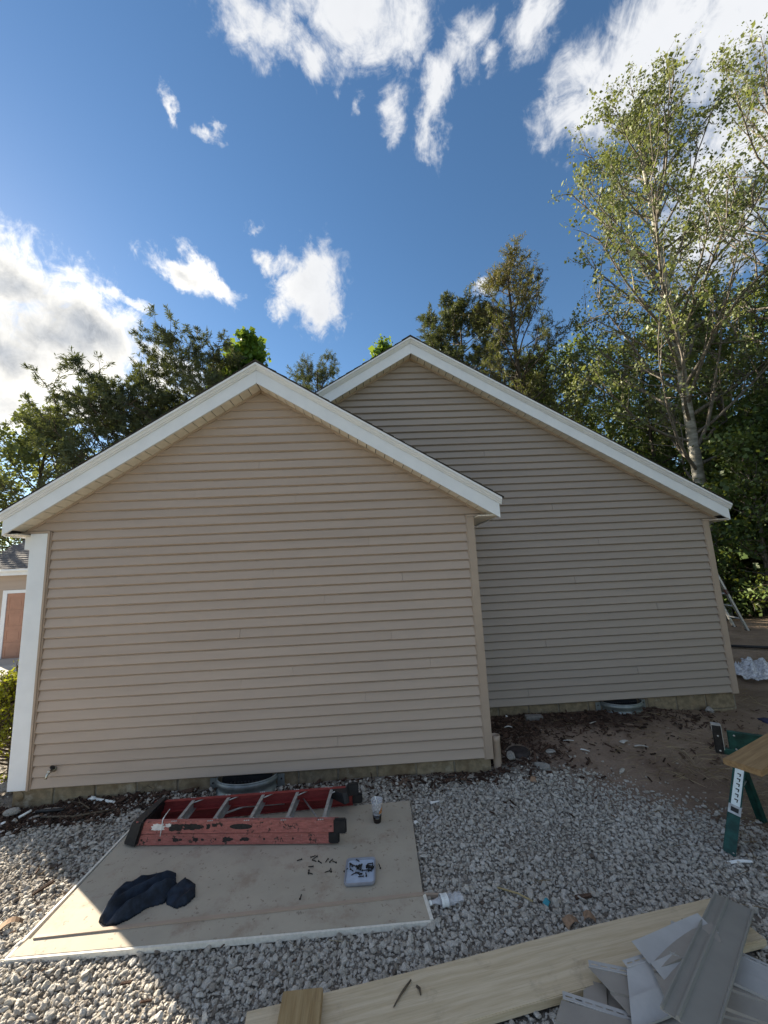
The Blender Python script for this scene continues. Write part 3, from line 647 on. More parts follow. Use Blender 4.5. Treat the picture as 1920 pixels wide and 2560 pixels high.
# window wells: corrugated galvanised half rings bolted to the wall
def window_well(cx, y, ztop, zbot, rx, ry, label):
    t = empty('window_well', label, 'window well', (cx, y, zbot), group='galvanised window wells against the foundation'); ring = MB(); N = 28; prof = []
    h = ztop-zbot
    for k in range(15):
        z = h*k/14; prof.append((z, .012*math.sin(2*math.pi*(h-z)/.105)))
    outer = []; vs = []; fs = []
    for a in range(N+1):
        th = math.pi*a/N; c, s_ = math.cos(th), math.sin(th)
        for z, d in prof: vs.append((-(rx+d)*c, -(ry+d)*s_ - .012, z))
    m = len(prof)
    for a in range(N):
        for k in range(m-1): fs.append((a*m+k, (a+1)*m+k, (a+1)*m+k+1, a*m+k+1))
    ring.add(vs, fs, 0, True); off = len(vs); vs2 = []
    for a in range(N+1):
        th = math.pi*a/N; c, s_ = math.cos(th), math.sin(th)
        for z, d in prof: vs2.append((-(rx+d-.003)*c, -(ry+d-.003)*s_-.012, z))
    ring.add(vs2, [f[::-1] for f in fs], 0, True); ring.build('wall', M['galv'], t)
    lip = MB(); lip.tube([(-rx*math.cos(math.pi*a/N), -ry*math.sin(math.pi*a/N)-.012, h+.003) for a in range(N+1)], .0075, 8); lip.build('rolled_rim', M['galv'], t)
    for sx in (-1, 1):
        fl = MB(); xa, xb = sorted((sx*(rx+.004), sx*(rx+.075))); fl.bbox(xa, xb, -.014, -.008, 0, h-.006, .002); fo = fl.build('flange', M['galv'], t)
        for zz in (.3, .72):
            b_ = MB(); b_.lathe([(0, 0), (.009, 0), (.009, .005), (0, .006)], 6, Matrix.Translation((sx*(rx+.045), -.0145, h*zz)) @ Matrix.Rotation(R(90), 4, 'X')); b_.build('bolt', M['dark_metal'], fo)
    mat_ = MB(); mat_.box(-rx*.84, rx*.84, -.018, -.012, 0, h*.98)
    for i in range(14):
        for j in range(3): mat_.lathe([(0, .012), (.009, .008), (.012, 0)], 8, Matrix.Translation((-rx*.78+i*rx*.12, -.018, .03+j*.045)) @ Matrix.Rotation(R(90), 4, 'X'))
    mat_.build('dimpled_liner', M['black_plastic'], t)
    fl = MB(); fl.add([(0, -.013, .0)]+[(-(rx-.02)*math.cos(math.pi*a/12), -(ry-.02)*math.sin(math.pi*a/12)-.014, h*.15+.008*math.sin(a*2.3)) for a in range(13)], [(0, a+1, a+2) for a in range(12)]); fl.build('leaf_litter', M['mulchflat'], t)
    return t
M['mulchflat'] = mat('well_litter', (.03, .022, .018), .95, .4, 30, bump=.8, bscale=60)
window_well(2.083, .020, -.012, -.19, .295, .185, 'galvanised window well behind the red ladder, below the front wing')
window_well(6.62, 1.005, .128, -.02, .262, .20, 'galvanised window well at the foot of the rear wing wall')
# pale drain pipe at the corner of the front wing
t = empty('drain_pipe', 'pale tan plastic drain pipe stub standing at the corner of the front wing', 'pipe', (4.650, .06, -.17))
mb = MB(); mb.lathe([(.044, 0), (.044, .30), (.047, .305), (.047, .36), (.041, .36), (.040, .30), (.039, 0)], 20); mb.build('pipe_wall', M['tan_trim'], t)

# ------------------------------------------------------------------ garage beyond the drive
gx0, gx1, gy = -8.75, -3.4, 8.5
G = empty('garage', 'tan detached garage with grey shingle roof and salmon door across the driveway', 'garage', (gx0, gy, -.2))
def gput(o): return child_at(o, G, (gx0, gy, -.2))
def gbuild(mb, name, m_): o = mb.build(name, m_); return gput(o)
gbuild(MB().box(gx0+.15, gx1, gy, gy+6, -.3, 2.42), 'wall', M['tan_trim'])
for i in range(5): gbuild(MB().hexa([Vector(q) for q in ((gx0+.14, gy-.016, 1.93+i*.1), (gx1, gy-.016, 1.93+i*.1), (gx1, gy-.001, 1.93+i*.1), (gx0+.14, gy-.001, 1.93+i*.1), (gx0+.14, gy-.004, 2.03+i*.1), (gx1, gy-.004, 2.03+i*.1), (gx1, gy-.001, 2.03+i*.1), (gx0+.14, gy-.001, 2.03+i*.1))]), 'siding_board', M['siding'])
df = gbuild(MB().box(-8.13, -8.0, gy-.03, gy-.002, -.2, 1.92).box(-8.0, -5.3, gy-.03, gy-.002, 1.82, 1.92).box(-5.3, -5.17, gy-.03, gy-.002, -.2, 1.92), 'door_frame', M['white'])
dr = gbuild(MB().box(-7.995, -5.305, gy-.012, gy-.0015, -.2, 1.815), 'garage_door', M['door'])
for r in range(4):
    for c in range(5):
        x0 = -7.93+c*.53; z0 = -.14+r*.49; mb = MB()
        for (a, b_, c_, d_) in ((0, .45, 0, .02), (0, .45, .34, .36), (0, .02, .02, .34), (.43, .45, .02, .34)): mb.box(x0+a, x0+b_, gy-.020, gy-.0125, z0+c_, z0+d_)
        mb.box(x0+.07, x0+.38, gy-.018, gy-.0125, z0+.07, z0+.29); o = gbuild(mb, 'door_panel', M['door']); o.parent = dr; o.location = (0, 0, 0); o.matrix_parent_inverse = Matrix()
    mb = MB().box(-7.99, -5.31, gy-.0135, gy-.0124, -.163+r*.49, -.157+r*.49); o = gbuild(mb, 'section_joint', M['door_joint']); o.parent = dr; o.location = (0, 0, 0)
gbuild(MB().box(gx0, gx1, gy-.32, gy-.30, 2.37, 2.55).box(gx0, gx1, gy-.299, gy, 2.40, 2.42), 'fascia', M['white'])
gbuild(MB().tube([(gx0, gy-.375, 2.53), (gx1, gy-.375, 2.53)], .05, 10), 'gutter', M['white'])
k = .58
rf = gbuild(MB().hexa([Vector(q) for q in ((gx0-.05, gy-.40, 2.55), (gx1, gy-.40, 2.55), (gx1, gy+3, 2.55+3.4*k), (gx0-.05, gy+3, 2.55+3.4*k), (gx0-.05, gy-.40, 2.57), (gx1, gy-.40, 2.57), (gx1, gy+3, 2.57+3.4*k), (gx0-.05, gy+3, 2.57+3.4*k))]), 'roof', M['roof'])
mb = MB(); r = np.random.default_rng(5)
for i in range(26):
    y = gy-.42+i*.13; x = gx0-.06-r.uniform(0, .2)
    while x < gx0+3.0:
        w = r.uniform(.16, .34); d = r.uniform(0, .012); z = 2.572+(y-gy+.40)*k
        p = [(x+.004, y, z+.004), (x+w-.004, y, z+.004), (x+w-.004, y+.15, z+.15*k), (x+.004, y+.15, z+.15*k)]
        q = [(x+.004, y, z+.018+d), (x+w-.004, y, z+.018+d), (x+w-.004, y+.15, z+.15*k+.006), (x+.004, y+.15, z+.15*k+.006)]; mb.hexa([Vector(v) for v in p+q]); x += w
o = gbuild(mb, 'shingles', M['grey_shingle']); o.parent = rf; o.location = (0, 0, 0); o['kind'] = 'stuff'

# ------------------------------------------------------------------ sheet of board on the gravel
SZ = -.128                                         # top of the sheet
def quad_plate(mb, P, z0, z1, sub=10, wob=.0):
    P = [Vector((x, y, 0)) for x, y in P]; n = sub+1; vs = []
    for z in (z1, z0):
        for j in range(n):
            for i in range(n):
                a, b = i/sub, j/sub; p = (P[0]*(1-a)+P[1]*a)*(1-b)+(P[3]*(1-a)+P[2]*a)*b
                vs.append((p.x, p.y, z+wob*float(noise2(p.x*1.7, p.y*1.7, 9, 2))))
    fs = []; o = n*n
    for j in range(sub):
        for i in range(sub): k = j*n+i; fs += [(k, k+1, k+n+1, k+n), (o+k+n, o+k+n+1, o+k+1, o+k)]
    rim = [i for i in range(n)]+[j*n+sub for j in range(1, n)]+[sub*n+i for i in range(sub-1, -1, -1)]+[j*n for j in range(sub-1, 0, -1)]
    for q in range(len(rim)): a, b = rim[q], rim[(q+1) % len(rim)]; fs.append((a, a+o, b+o, b))
    return mb.add(vs, fs)
T = empty('board_sheet', 'large flat beige board lying on the gravel under the red ladder', 'board', (2.45, -1.05, SZ-.025))
def tput(mb, name, m_, root, loc): return child_at(mb.build(name, m_, root), root, loc)
rl = (2.45, -1.05, SZ-.025)
tput(quad_plate(MB(), [(1.275, -1.535), (3.655, -1.455), (3.675, -.405), (1.275, -.530)], SZ-.018, SZ, 14, .003), 'panel', M['board'], T, rl)
tput(quad_plate(MB(), [(1.245, -1.640), (3.672, -1.632), (3.650, -1.452), (1.270, -1.532)], SZ-.022, SZ+.006, 14, .003), 'lip_strip', M['board'], T, rl)
mb = MB(); mb.box(0, 2.36, -.011, .011, 0, .009, Matrix.Translation((1.30, -1.528, SZ+.006)) @ Matrix.Rotation(math.atan2(.076, 2.36), 4, 'Z')); tput(mb, 'ridge', M['tan_trim'], T, rl)
def edge_strip(pa, pb, w, z0, z1):
    a, b = Vector((*pa, 0)), Vector((*pb, 0)); d = (b-a).normalized(); nrm = Vector((-d.y, d.x, 0)); mb = MB(); k = 12; prof = [(-w, z0), (w, z0), (w, z1), (-w, z1)]
    vs = []
    for i in range(k+1):
        p = a+(b-a)*(i/k); wob = .003*float(noise2(p.x*1.7, p.y*1.7, 9, 2))
        vs += [tuple(p+nrm*o)[:2]+(z+wob,) for o, z in prof]
    fs = [(i*4+j, (i+1)*4+j, (i+1)*4+(j+1) % 4, i*4+(j+1) % 4) for i in range(k) for j in range(4)]+[(0, 1, 2, 3), (k*4+3, k*4+2, k*4+1, k*4)]; mb.add(vs, fs); return mb
tput(edge_strip((1.238, -1.648), (3.678, -1.640), .007, SZ-.025, SZ+.004), 'edge', M['board_edge'], T, rl)
tput(edge_strip((1.238, -1.640), (1.262, -.535), .008, SZ-.022, SZ+.003), 'edge', M['board_edge'], T, rl)
tput(edge_strip((3.682, -1.638), (3.662, -1.455), .010, SZ-.022, SZ+.012), 'edge', M['board_edge'], T, rl)
tput(edge_strip((3.640, -1.445), (3.76, -1.46), .008, SZ-.010, SZ+.010), 'loose_strip', M['tan_trim'], T, rl)

# ------------------------------------------------------------------ red stepladder lying folded on the sheet
LZ = SZ+.008; lr = (1.40, -.72, LZ)
L = empty('stepladder', 'red fibreglass stepladder with scuffed side rails lying folded on the beige board', 'stepladder', lr)
def lput(mb, name, m_, par=None):
    o = mb.build(name, m_, par or L)
    if par is None: child_at(o, L, lr)
    return o
def channel(a, b, h, fl, th, inward, name, m_, z0):
    """C section rail standing on edge from a to b: web outside, flanges turned inward (+1 = towards +y)"""
    a, b = Vector((*a, z0)), Vector((*b, z0)); d = (b-a).normalized(); nrm = Vector((-d.y, d.x, 0))*inward
    prof = [(0, 0), (fl, 0), (fl, th), (th, th), (th, h-th), (fl, h-th), (fl, h), (0, h)]
    vs = [tuple(p+nrm*o+Vector((0, 0, z))) for p in (a, b) for o, z in prof]; n = 8
    fs = [(j, (j+1) % n, n+(j+1) % n, n+j) for j in range(n)]+[tuple(range(n))[::-1], tuple(range(n, 2*n))]
    if inward < 0: fs = [f[::-1] for f in fs]
    return lput(MB().add(vs, fs), name, m_)
nA, nB_, fA, fB = (1.44, -.765), (3.07, -.930), (1.44, -.475), (3.10, -.455)
r_near = channel(nA, nB_, .088, .030, .005, 1, 'front_rail', M['red'], LZ+.088); r_far = channel(fA, fB, .088, .030, .005, -1, 'front_rail', M['red_clean'], LZ+.088)
channel((1.43, -.760), (3.02, -.915), .078, .026, .005, 1, 'rear_rail', M['red'], LZ+.003); channel((1.43, -.480), (3.16, -.410), .078, .026, .005, -1, 'rear_rail', M['red_clean'], LZ+.003)
def on_near(f): return Vector((nA[0]+(nB_[0]-nA[0])*f, nA[1]+(nB_[1]-nA[1])*f, 0))
def on_far(f): return Vector((fA[0]+(fB[0]-fA[0])*f, fA[1]+(fB[1]-fA[1])*f, 0))
for i in range(5):
    f = .195+i*.181; a, b = on_near(f)+Vector((0, .006, 0)), on_far(f)+Vector((0, -.006, 0)); d = (b-a); Ln = d.length; ang = math.atan2(d.y, d.x)
    mx = Matrix.Translation((a.x, a.y, LZ+.088)) @ Matrix.Rotation(ang, 4, 'Z')
    mb = MB(); mb.box(0, Ln, -.004, .0, .004, .084, mx); mb.box(0, Ln, -.026, -.0045, .080, .084, mx); mb.box(0, Ln, -.026, -.0045, .004, .008, mx)
    for q in range(6): mb.box(0, Ln, .0002, .0022, .012+q*.012, .016+q*.012, mx)
    st = lput(mb, 'step', M['alu'])
    br = MB()
    for (p, s_) in ((a, 1), (b, -1)):
        p0 = Vector((p.x+.02, p.y+s_*.012, LZ+.168)); p1 = Vector((p.x+.105, p.y+s_*.004, LZ+.168)) if s_ < 0 else Vector((p.x+.045, p.y+s_*.030, LZ+.168))
        br.tube([a+(b-a)*(.82 if s_ < 0 else .18)+Vector((0, 0, LZ+.160)), p1], .005, 5)
        for e in (.0, .016, .032): br.lathe([(0, .004), (.006, .003), (.006, 0)], 8, Matrix.Translation((p.x+e-.02, p.y+s_*.002-.008*s_, LZ+.1765)))
    o = br.build('knee_brace', M['alu'], st)
# rear spreader bar and cross braces seen under the steps
lput(MB().tube([Vector((2.55, -.44, LZ+.06)), Vector((2.2, -.47, LZ+.075)), Vector((2.05, -.55, LZ+.07))], .008, 6), 'spreader', M['alu'])
lput(MB().tube([Vector((1.62, -.78, LZ+.10)), Vector((1.60, -.50, LZ+.02))], .006, 6).tube([Vector((2.72, -.46, LZ+.10)), Vector((3.02, -.88, LZ+.02))], .007, 6), 'spreader', M['alu'])
# moulded black top cap at the narrow end
bm = bmesh.new(); P = [(1.335, -.735, 0), (1.43, -.790, 0), (1.475, -.790, 0), (1.49, -.45, 0), (1.40, -.44, 0)]
z0, z1 = LZ+.0, LZ+.192; mb = MB()
lo = [(1.325, -.742, z0), (1.452, -.792, z0), (1.50, -.44, z0+.05), (1.395, -.435, z0+.05)]; hi = [(1.40, -.752, z1-.02), (1.515, -.802, z1), (1.535, -.452, z1+.004), (1.452, -.435, z1-.012)]
b2 = bmesh.new(); vv = [b2.verts.new(p) for p in lo+hi]
for f in ((3, 2, 1, 0), (4, 5, 6, 7), (0, 1, 5, 4), (1, 2, 6, 5), (2, 3, 7, 6), (3, 0, 4, 7)): b2.faces.new([vv[i] for i in f])
bmesh.ops.bevel(b2, geom=b2.edges[:], offset=.012, segments=2, affect='EDGES'); mb.bm(b2, sm=False); b2.free(); bm.free(); cap = lput(mb, 'top_cap', M['black_plastic'])
# black end boots
def boot(p, z, s_, sz=(.10, .036, .10)):
    b2 = bmesh.new(); bmesh.ops.create_cube(b2, size=1)
    for v in b2.verts: v.co = Vector((v.co.x*sz[0], v.co.y*sz[1], v.co.z*sz[2]))
    bmesh.ops.bevel(b2, geom=b2.edges[:], offset=.008, segments=2, affect='EDGES'); mb = MB(); mb.bm(b2, Matrix.Translation((p[0], p[1], z)) @ Matrix.Rotation(-.1*s_, 4, 'Z')); b2.free(); return lput(mb, 'foot', M['black_plastic'])
boot((3.085, -.928), LZ+.132, 1); boot((3.035, -.908), LZ+.047, 1, (.085, .036, .084)); bb = boot((3.165, -.462), LZ+.150, -1, (.10, .036, .10)); boot((3.20, -.41), LZ+.046, -1, (.09, .034, .08))
mb = MB(); mb.hexa([Vector(q) for q in ((2.96, -.475, LZ+.10), (3.10, -.60, LZ+.10), (3.14, -.57, LZ+.10), (3.12, -.47, LZ+.10), (2.96, -.475, LZ+.175), (3.08, -.57, LZ+.17), (3.12, -.55, LZ+.17), (3.12, -.47, LZ+.175))]); lput(mb, 'corner_gusset', M['black_plastic'])
# worn stickers on the near rail: thin prints with torn outlines
def sticker(f, w, zc, h, m_, seed, name):
    r = np.random.default_rng(seed); c = on_near(f); d = (Vector((*nB_, 0))-Vector((*nA, 0))).normalized(); mb = MB(); n = 22; pts = []
    for k in range(n):
        a = 2*math.pi*k/n; q = 1/max(abs(math.cos(a)), abs(math.sin(a)))**.75*r.uniform(.62, 1.05); pts.append(c+d*(w/2*math.cos(a)*q)+Vector((0, -.0012, LZ+.088+zc+h/2*math.sin(a)*q)))
    mb.add(pts+[c+Vector((0, -.0013, LZ+.088+zc))], [(n, k, (k+1) % n) for k in range(n)]); o = mb.build(name, m_, r_near); return o
M['nosee'] = None
for a in ((.112, .125, .046, .058, M['sticker'], 1, 'sticker'), (.165, .06, .060, .030, M['sticker'], 2, 'sticker'), (.205, .15, .045, .060, M['black_sticker'], 3, 'sticker'), (.285, .16, .048, .048, M['black_sticker'], 4, 'sticker'), (.365, .035, .05, .045, M['black_sticker'], 5, 'sticker'), (.395, .05, .058, .026, M['black_sticker'], 7, 'sticker')): sticker(*a)
r_rear = next(o for o in L.children if o.name.startswith('rear_rail'))
for (f, w, h, sd) in ((.03, .02, .02, 11), (.20, .06, .034, 12), (.225, .03, .02, 13), (.30, .05, .028, 14), (.335, .025, .02, 15), (.455, .08, .040, 16), (.475, .05, .024, 17), (.545, .085, .030, 18), (.64, .02, .016, 19), (.78, .018, .02, 20), (.12, .03, .018, 21), (.40, .018, .016, 22)):
    o = sticker(f, w, -.048, h, M['black_sticker'], sd, 'paint_scrape'); o.parent = r_rear; o.location = (0, .0045+.006*f, 0)
mb = MB(); c = on_near(.527); d = (Vector((*nB_, 0))-Vector((*nA, 0))).normalized(); n = 28
mb.add([c+d*(.092*math.cos(2*math.pi*k/n))+Vector((0, -.0012, LZ+.134+.020*math.sin(2*math.pi*k/n))) for k in range(n)]+[c+Vector((0, -.0012, LZ+.134))], [(n, k, (k+1) % n) for k in range(n)]); mb.build('maker_badge', M['black_sticker'], r_near)
def loop(pts, r_): return MB().tube(pts, r_, 6)
c = on_near(.135)
lput(loop([c+Vector((.002, .03, LZ+.20)), c+Vector((.0, .0, LZ+.188)), c+Vector((0, -.008, LZ+.17)), c+Vector((-.006, -.008, LZ+.12)), c+Vector((-.012, -.009, LZ+.075))], .0035), 'cable_tie', M['white_plastic'])
lput(loop([c+Vector((-.02, .02, LZ+.17)), c+Vector((-.01, .07, LZ+.19)), c+Vector((-.005, .12, LZ+.20))], .003), 'cable_tie', M['white_plastic'])

# ------------------------------------------------------------------ crumpled garment
def crumple(name, poly, base, hmax, edge, seed, m_, label, cat, step=.012, fold_dir=(1, .5), fold_k=22., amp=.5):
    poly = np.array(poly); lo = poly.min(0)-.02; hi = poly.max(0)+.02
    xs = np.arange(lo[0], hi[0], step); ys = np.arange(lo[1], hi[1], step); X, Y = np.meshgrid(xs, ys); P = np.column_stack([X.ravel(), Y.ravel()])
    jit = RNG.uniform(-.2, .2, P.shape)*step; P = P+jit
    wx = .010*noise2(P[:, 0]*14, P[:, 1]*14, seed, 3)
    ins = inside(P+wx[:, None]*.6, poly.tolist())
    d = np.full(len(P), 9.)
    for i in range(len(poly)):
        a, b = poly[i], poly[(i+1) % len(poly)]; ab = b-a; t = np.clip(((P-a)@ab)/(ab@ab), 0, 1); d = np.minimum(d, np.linalg.norm(P-(a+t[:, None]*ab), axis=1))
    env = np.sqrt(np.clip(d/edge, 0, 1)); fd = np.array(fold_dir)/np.linalg.norm(fold_dir); q = P@np.array([-fd[1], fd[0]]); pa = P@fd
    warp = .010*noise2(P[:, 0]*6, P[:, 1]*6, seed+1, 2)
    f = .5+.5*np.sin(fold_k*1.25*(q+warp)+1.1*noise2(pa*3, q*2, seed+2, 2))
    f2 = 1-np.abs(np.sin(fold_k*.45*(pa+.7*q+2*warp)+.8*noise2(pa*3, q*3, seed+7, 2)))
    h = hmax*env*(.20+amp*f**1.3*(.6+.4*np.clip(noise2(pa*3, q*6, seed+5, 2), -1, 1))+.07*f2**2); ny, nx = X.shape
    idx = -np.ones(len(P), int); keep = ins.reshape(ny, nx); faces = []; cell = keep[:-1, :-1] & keep[1:, :-1] & keep[:-1, 1:] & keep[1:, 1:]
    jj, ii = np.nonzero(cell); used = set()
    F = np.column_stack([jj*nx+ii, jj*nx+ii+1, (jj+1)*nx+ii+1, (jj+1)*nx+ii]); u = np.unique(F); idx[u] = np.arange(len(u)); F = idx[F]; n = len(u)
    c = poly.mean(0); top = np.column_stack([P[u]-c, h[u]+.004]); bot = np.column_stack([P[u]-c, np.full(n, .0005)]); V = np.concatenate([top, bot])
    edges = {}
    for f_ in F:
        for a in range(4):
            e = (f_[a], f_[(a+1) % 4]); edges[e] = edges.get(e, 0)+1
    side = np.array([(a, a+n, b+n, b) for (a, b) in edges if (b, a) not in edges])
    me = np_mesh(name, V, np.concatenate([F, F[:, ::-1]+n, side]), smooth=True); me.materials.append(m_); o = link(name, me); o.location = (c[0], c[1], base); tag(o, label, cat); return o
G_POLY = [(1.62, -1.45), (1.605, -1.40), (1.575, -1.24), (1.61, -1.165), (1.76, -1.125), (1.82, -1.10), (1.90, -1.10), (1.945, -1.17), (1.975, -1.16), (2.0, -1.13), (2.11, -1.205), (2.155, -1.31), (2.13, -1.375), (2.07, -1.395), (1.98, -1.345), (1.88, -1.37), (1.81, -1.45), (1.74, -1.49), (1.66, -1.485)]
garment = crumple('garment', [(1.62, -1.45), (1.605, -1.40), (1.575, -1.24), (1.61, -1.165), (1.76, -1.125), (1.82, -1.095), (1.87, -1.10), (1.91, -1.085), (1.95, -1.15), (1.985, -1.22), (1.99, -1.30), (1.97, -1.345), (1.88, -1.37), (1.81, -1.45), (1.74, -1.49), (1.66, -1.485)], SZ, .12, .06, 3, M['cloth'], 'crumpled navy blue garment dropped on the beige board', 'garment', .007, (.62, .78), 52., .62)
hood = crumple('hood', [(1.965, -1.20), (1.99, -1.17), (2.005, -1.125), (2.03, -1.165), (2.11, -1.205), (2.155, -1.31), (2.13, -1.375), (2.07, -1.395), (1.985, -1.35), (1.94, -1.28)], SZ, .075, .04, 9, M['cloth'], None, None, .007, (.5, .85), 40., .45)
hood.parent = garment; hood.location = hood.location-garment.location

# ------------------------------------------------------------------ iced drink cup
cup = empty('drink_cup', 'clear plastic cup of dark drink with white straw standing on the board', 'cup', (3.375, -.675, SZ))
def glass(name, col=(1, 1, 1), a=.25, rough=.1):
    m = bpy.data.materials.new(name); m.use_nodes = True; t = NT(m.node_tree); b = t.n['Principled BSDF']
    n = t.noise(t.new('ShaderNodeTexCoord').outputs['Object'], 30, 3, .5)
    t.put(b.inputs['Base Color'], (*col, 1)); b.inputs['Roughness'].default_value = rough; t.put(b.inputs['Alpha'], t.ss(n, .3, .75, a*.7, a*1.5)); b.inputs['Specular IOR Level'].default_value = .6; return m
M['clear'] = glass('clear_plastic', (.72, .74, .80), .24, .15); M['film'] = glass('crumpled_film', (.70, .71, .75), .42, .2)
M['cola'] = mat('dark_drink', (.010, .006, .006), .12, .1, 10, spec=.6)
mb = MB(); mb.lathe([(.0385, .0655), (.046, .155), (.049, .158), (.049, .163), (.0455, .161), (.0378, .0665)], 28); mb.build('cup_wall', M['clear'], cup)
mb = MB(); mb.lathe([(0, .001), (.031, .001), (.0322, .004), (.0384, .065), (0, .0652)], 28); mb.build('drink', M['cola'], cup)
mb = MB(); mb.lathe([(.0490, .160), (.0515, .163), (.0515, .170), (.046, .172), (.042, .168), (.006, .168)], 28); mb.build('lid', M['clear'], cup)
mb = MB(); mb.tube([(.012, .006, .03), (-.004, -.004, .17), (-.012, -.008, .202)], .0042, 8); mb.build('straw', M['white_plastic'], cup)
mb = MB(); n = 10
for k in range(n):
    a0, a1 = -1.2+k*.10, -1.2+(k+1)*.10; zlo = lambda a: .075; zh = lambda a: .088+.05*max(0, (a+1.2))
    r0 = lambda z: .0325+.0925*(z-.004)*1.0+.0012
    mb.add([(r0(zlo(a0))*math.cos(a0), r0(zlo(a0))*math.sin(a0), zlo(a0)), (r0(zlo(a1))*math.cos(a1), r0(zlo(a1))*math.sin(a1), zlo(a1)), (r0(zh(a1))*math.cos(a1), r0(zh(a1))*math.sin(a1), zh(a1)), (r0(zh(a0))*math.cos(a0), r0(zh(a0))*math.sin(a0), zh(a0))], [(0, 1, 2, 3)])
M['orange'] = mat('orange_print', (.48, .20, .07), .5, .2, 40); mb.build('printed_band', M['orange'], cup)

# ------------------------------------------------------------------ parts tray and screws
tr = empty('parts_tray', 'shallow grey blue magnetic tray full of dark screws on the board', 'tray', (3.245, -1.225, SZ), R(-1.5))
def rrect(hx, hy, r_, z, n=5):
    out = []
    for cx, cy, a0 in ((hx-r_, hy-r_, 0), (-hx+r_, hy-r_, 90), (-hx+r_, -hy+r_, 180), (hx-r_, -hy+r_, 270)):
        out += [(cx+r_*math.cos(R(a0+90*k/n)), cy+r_*math.sin(R(a0+90*k/n)), z) for k in range(n+1)]
    return out
mb = MB(); rings = [rrect(.098, .112, .022, .001), rrect(.106, .120, .026, .014), rrect(.106, .120, .026, .024), rrect(.099, .113, .022, .025), rrect(.094, .108, .020, .012)]; n = len(rings[0]); vs = sum(rings, [])
mb.add(vs, [(i*n+j, i*n+(j+1) % n, (i+1)*n+(j+1) % n, (i+1)*n+j) for i in range(4) for j in range(n)]+[tuple(range(n))[::-1]]); M['tray'] = mat('grey_tray_plastic', (.27, .28, .32), .4, .06, 20); mb.build('rim', M['tray'], tr)
M['tray_in'] = mat('pale_blue_tray_liner', (.42, .50, .62), .45, .05, 25); MB().add(rrect(.095, .109, .020, .0128), [tuple(range(n))]).build('base', M['tray_in'], tr)
M['screw'] = mat('black_screw', (.022, .022, .02), .45, .3, 60, metal=.4)
mb = MB(); mb.lathe([(0, .0), (.0055, .0), (.0048, .0025), (.0022, .006), (.0019, .030), (0, .036)], 8, Matrix.Translation((0, -.018, .0045)) @ Matrix.Rotation(R(-90), 4, 'X'), sm=False)
for k in range(7): mb.lathe([(.0021, 0), (.0032, .0008), (.0021, .0016)], 6, Matrix.Translation((0, -.008+k*.003, .0045)) @ Matrix.Rotation(R(-90), 4, 'X'), sm=False)
s0 = mb.build('screw', M['screw']); first = True
def put_screw(x, y, z, a, group, label, tilt=0.):
    global first
    o = s0 if first else s0.copy()
    if not first: COL.objects.link(o)
    first = False; o.location = (x, y, z); o.rotation_euler = (tilt, 0, a); o.scale = (1.15,)*3; tag(o, label, 'screw', group)
for x, y in [(2.89, -1.03), (2.905, -1.045), (2.79, -1.055), (2.905, -1.075), (2.95, -1.095), (2.995, -1.085), (3.03, -1.085), (3.05, -1.10), (2.885, -1.13), (2.895, -1.195), (2.88, -1.185), (3.01, -1.19), (3.035, -1.175), (2.86, -1.385)]:
    put_screw(x, y, SZ+.001, RNG.uniform(0, 6.28), 'loose screws on the beige board', 'dark screw lying loose on the beige board beside the tray')
for k in range(34):
    r_ = abs(RNG.normal(0, .042)) if k < 20 else RNG.uniform(.04, .085); a = RNG.uniform(0, 6.28); x, y = r_*1.35*math.cos(a), r_*.75*math.sin(a)+.01
    put_screw(3.245+x, -1.225+y, SZ+.0135+max(0, .016-r_*.4)*RNG.random(), RNG.uniform(0, 6.28), 'screws heaped in the tray', 'dark screw in the heap inside the shallow tray', RNG.normal(0, .25) if k < 20 else 0)

# ------------------------------------------------------------------ clear wrapper beside the sheet
def film(name, cx, cy, z, hx, hy, rz, amp, seed, m_, label, cat, step=.012, rag=.15):
    nx, ny = int(2*hx/step), int(2*hy/step); u, v = np.meshgrid(np.linspace(-1, 1, nx), np.linspace(-1, 1, ny)); x, y = u*hx, v*hy
    e = 1-rag*np.abs(noise2(u*3, v*3, seed+5, 2))*np.maximum(np.abs(u), np.abs(v))**2
    zz = amp*(np.abs(noise2(x*16, y*16, seed, 4))*.55+.25*np.abs(noise2(x*45, y*45, seed+1, 2)))*(1.05-.6*np.maximum(u*u, v*v))+.004
    V = np.column_stack([(x*e).ravel(), (y*e).ravel(), zz.ravel()]); i = np.arange((ny-1)*nx).reshape(ny-1, nx)[:, :-1].ravel(); F = np.stack([i, i+1, i+nx+1, i+nx], 1)
    me = np_mesh(name, V, F, smooth=True); me.materials.append(m_); o = link(name, me); o.location = (cx, cy, z); o.rotation_euler = (0, 0, rz)
    if label: tag(o, label, cat)
    return o
bt = empty('plastic_bottle', 'crushed clear plastic bottle with white label lying beside the board corner', 'bottle', (3.80, -1.505, -.122), R(12)); bt.rotation_euler = (0, R(4), R(12))
def bottle_part(x0, x1, rad, name, m_, k=16, seg=20, dent=.28, sd=5):
    vs = []; 
    for i in range(k+1):
        x = x0+(x1-x0)*i/k; r0 = rad(x)
        for j in range(seg):
            a = 2*math.pi*j/seg; q = 1-dent*abs(float(noise2(x*26, a*1.1, sd, 2)))-.10*abs(math.sin(x*95)); vs.append((x, r0*q*math.cos(a)*1.15, r0*q*math.sin(a)*.82))
    fs = [(i*seg+j, i*seg+(j+1) % seg, (i+1)*seg+(j+1) % seg, (i+1)*seg+j) for i in range(k) for j in range(seg)]
    return MB().add(vs, fs).build(name, m_, bt)
bottle_part(-.105, .105, lambda x: .036*min(1, .38+max(0, x+.085)*9)*(1 if x < .098 else .75), 'bottle_wall', M['film'], 26)
bottle_part(-.045, .0, lambda x: .0385, 'label', M['white_plastic'], 6, 20, .16)
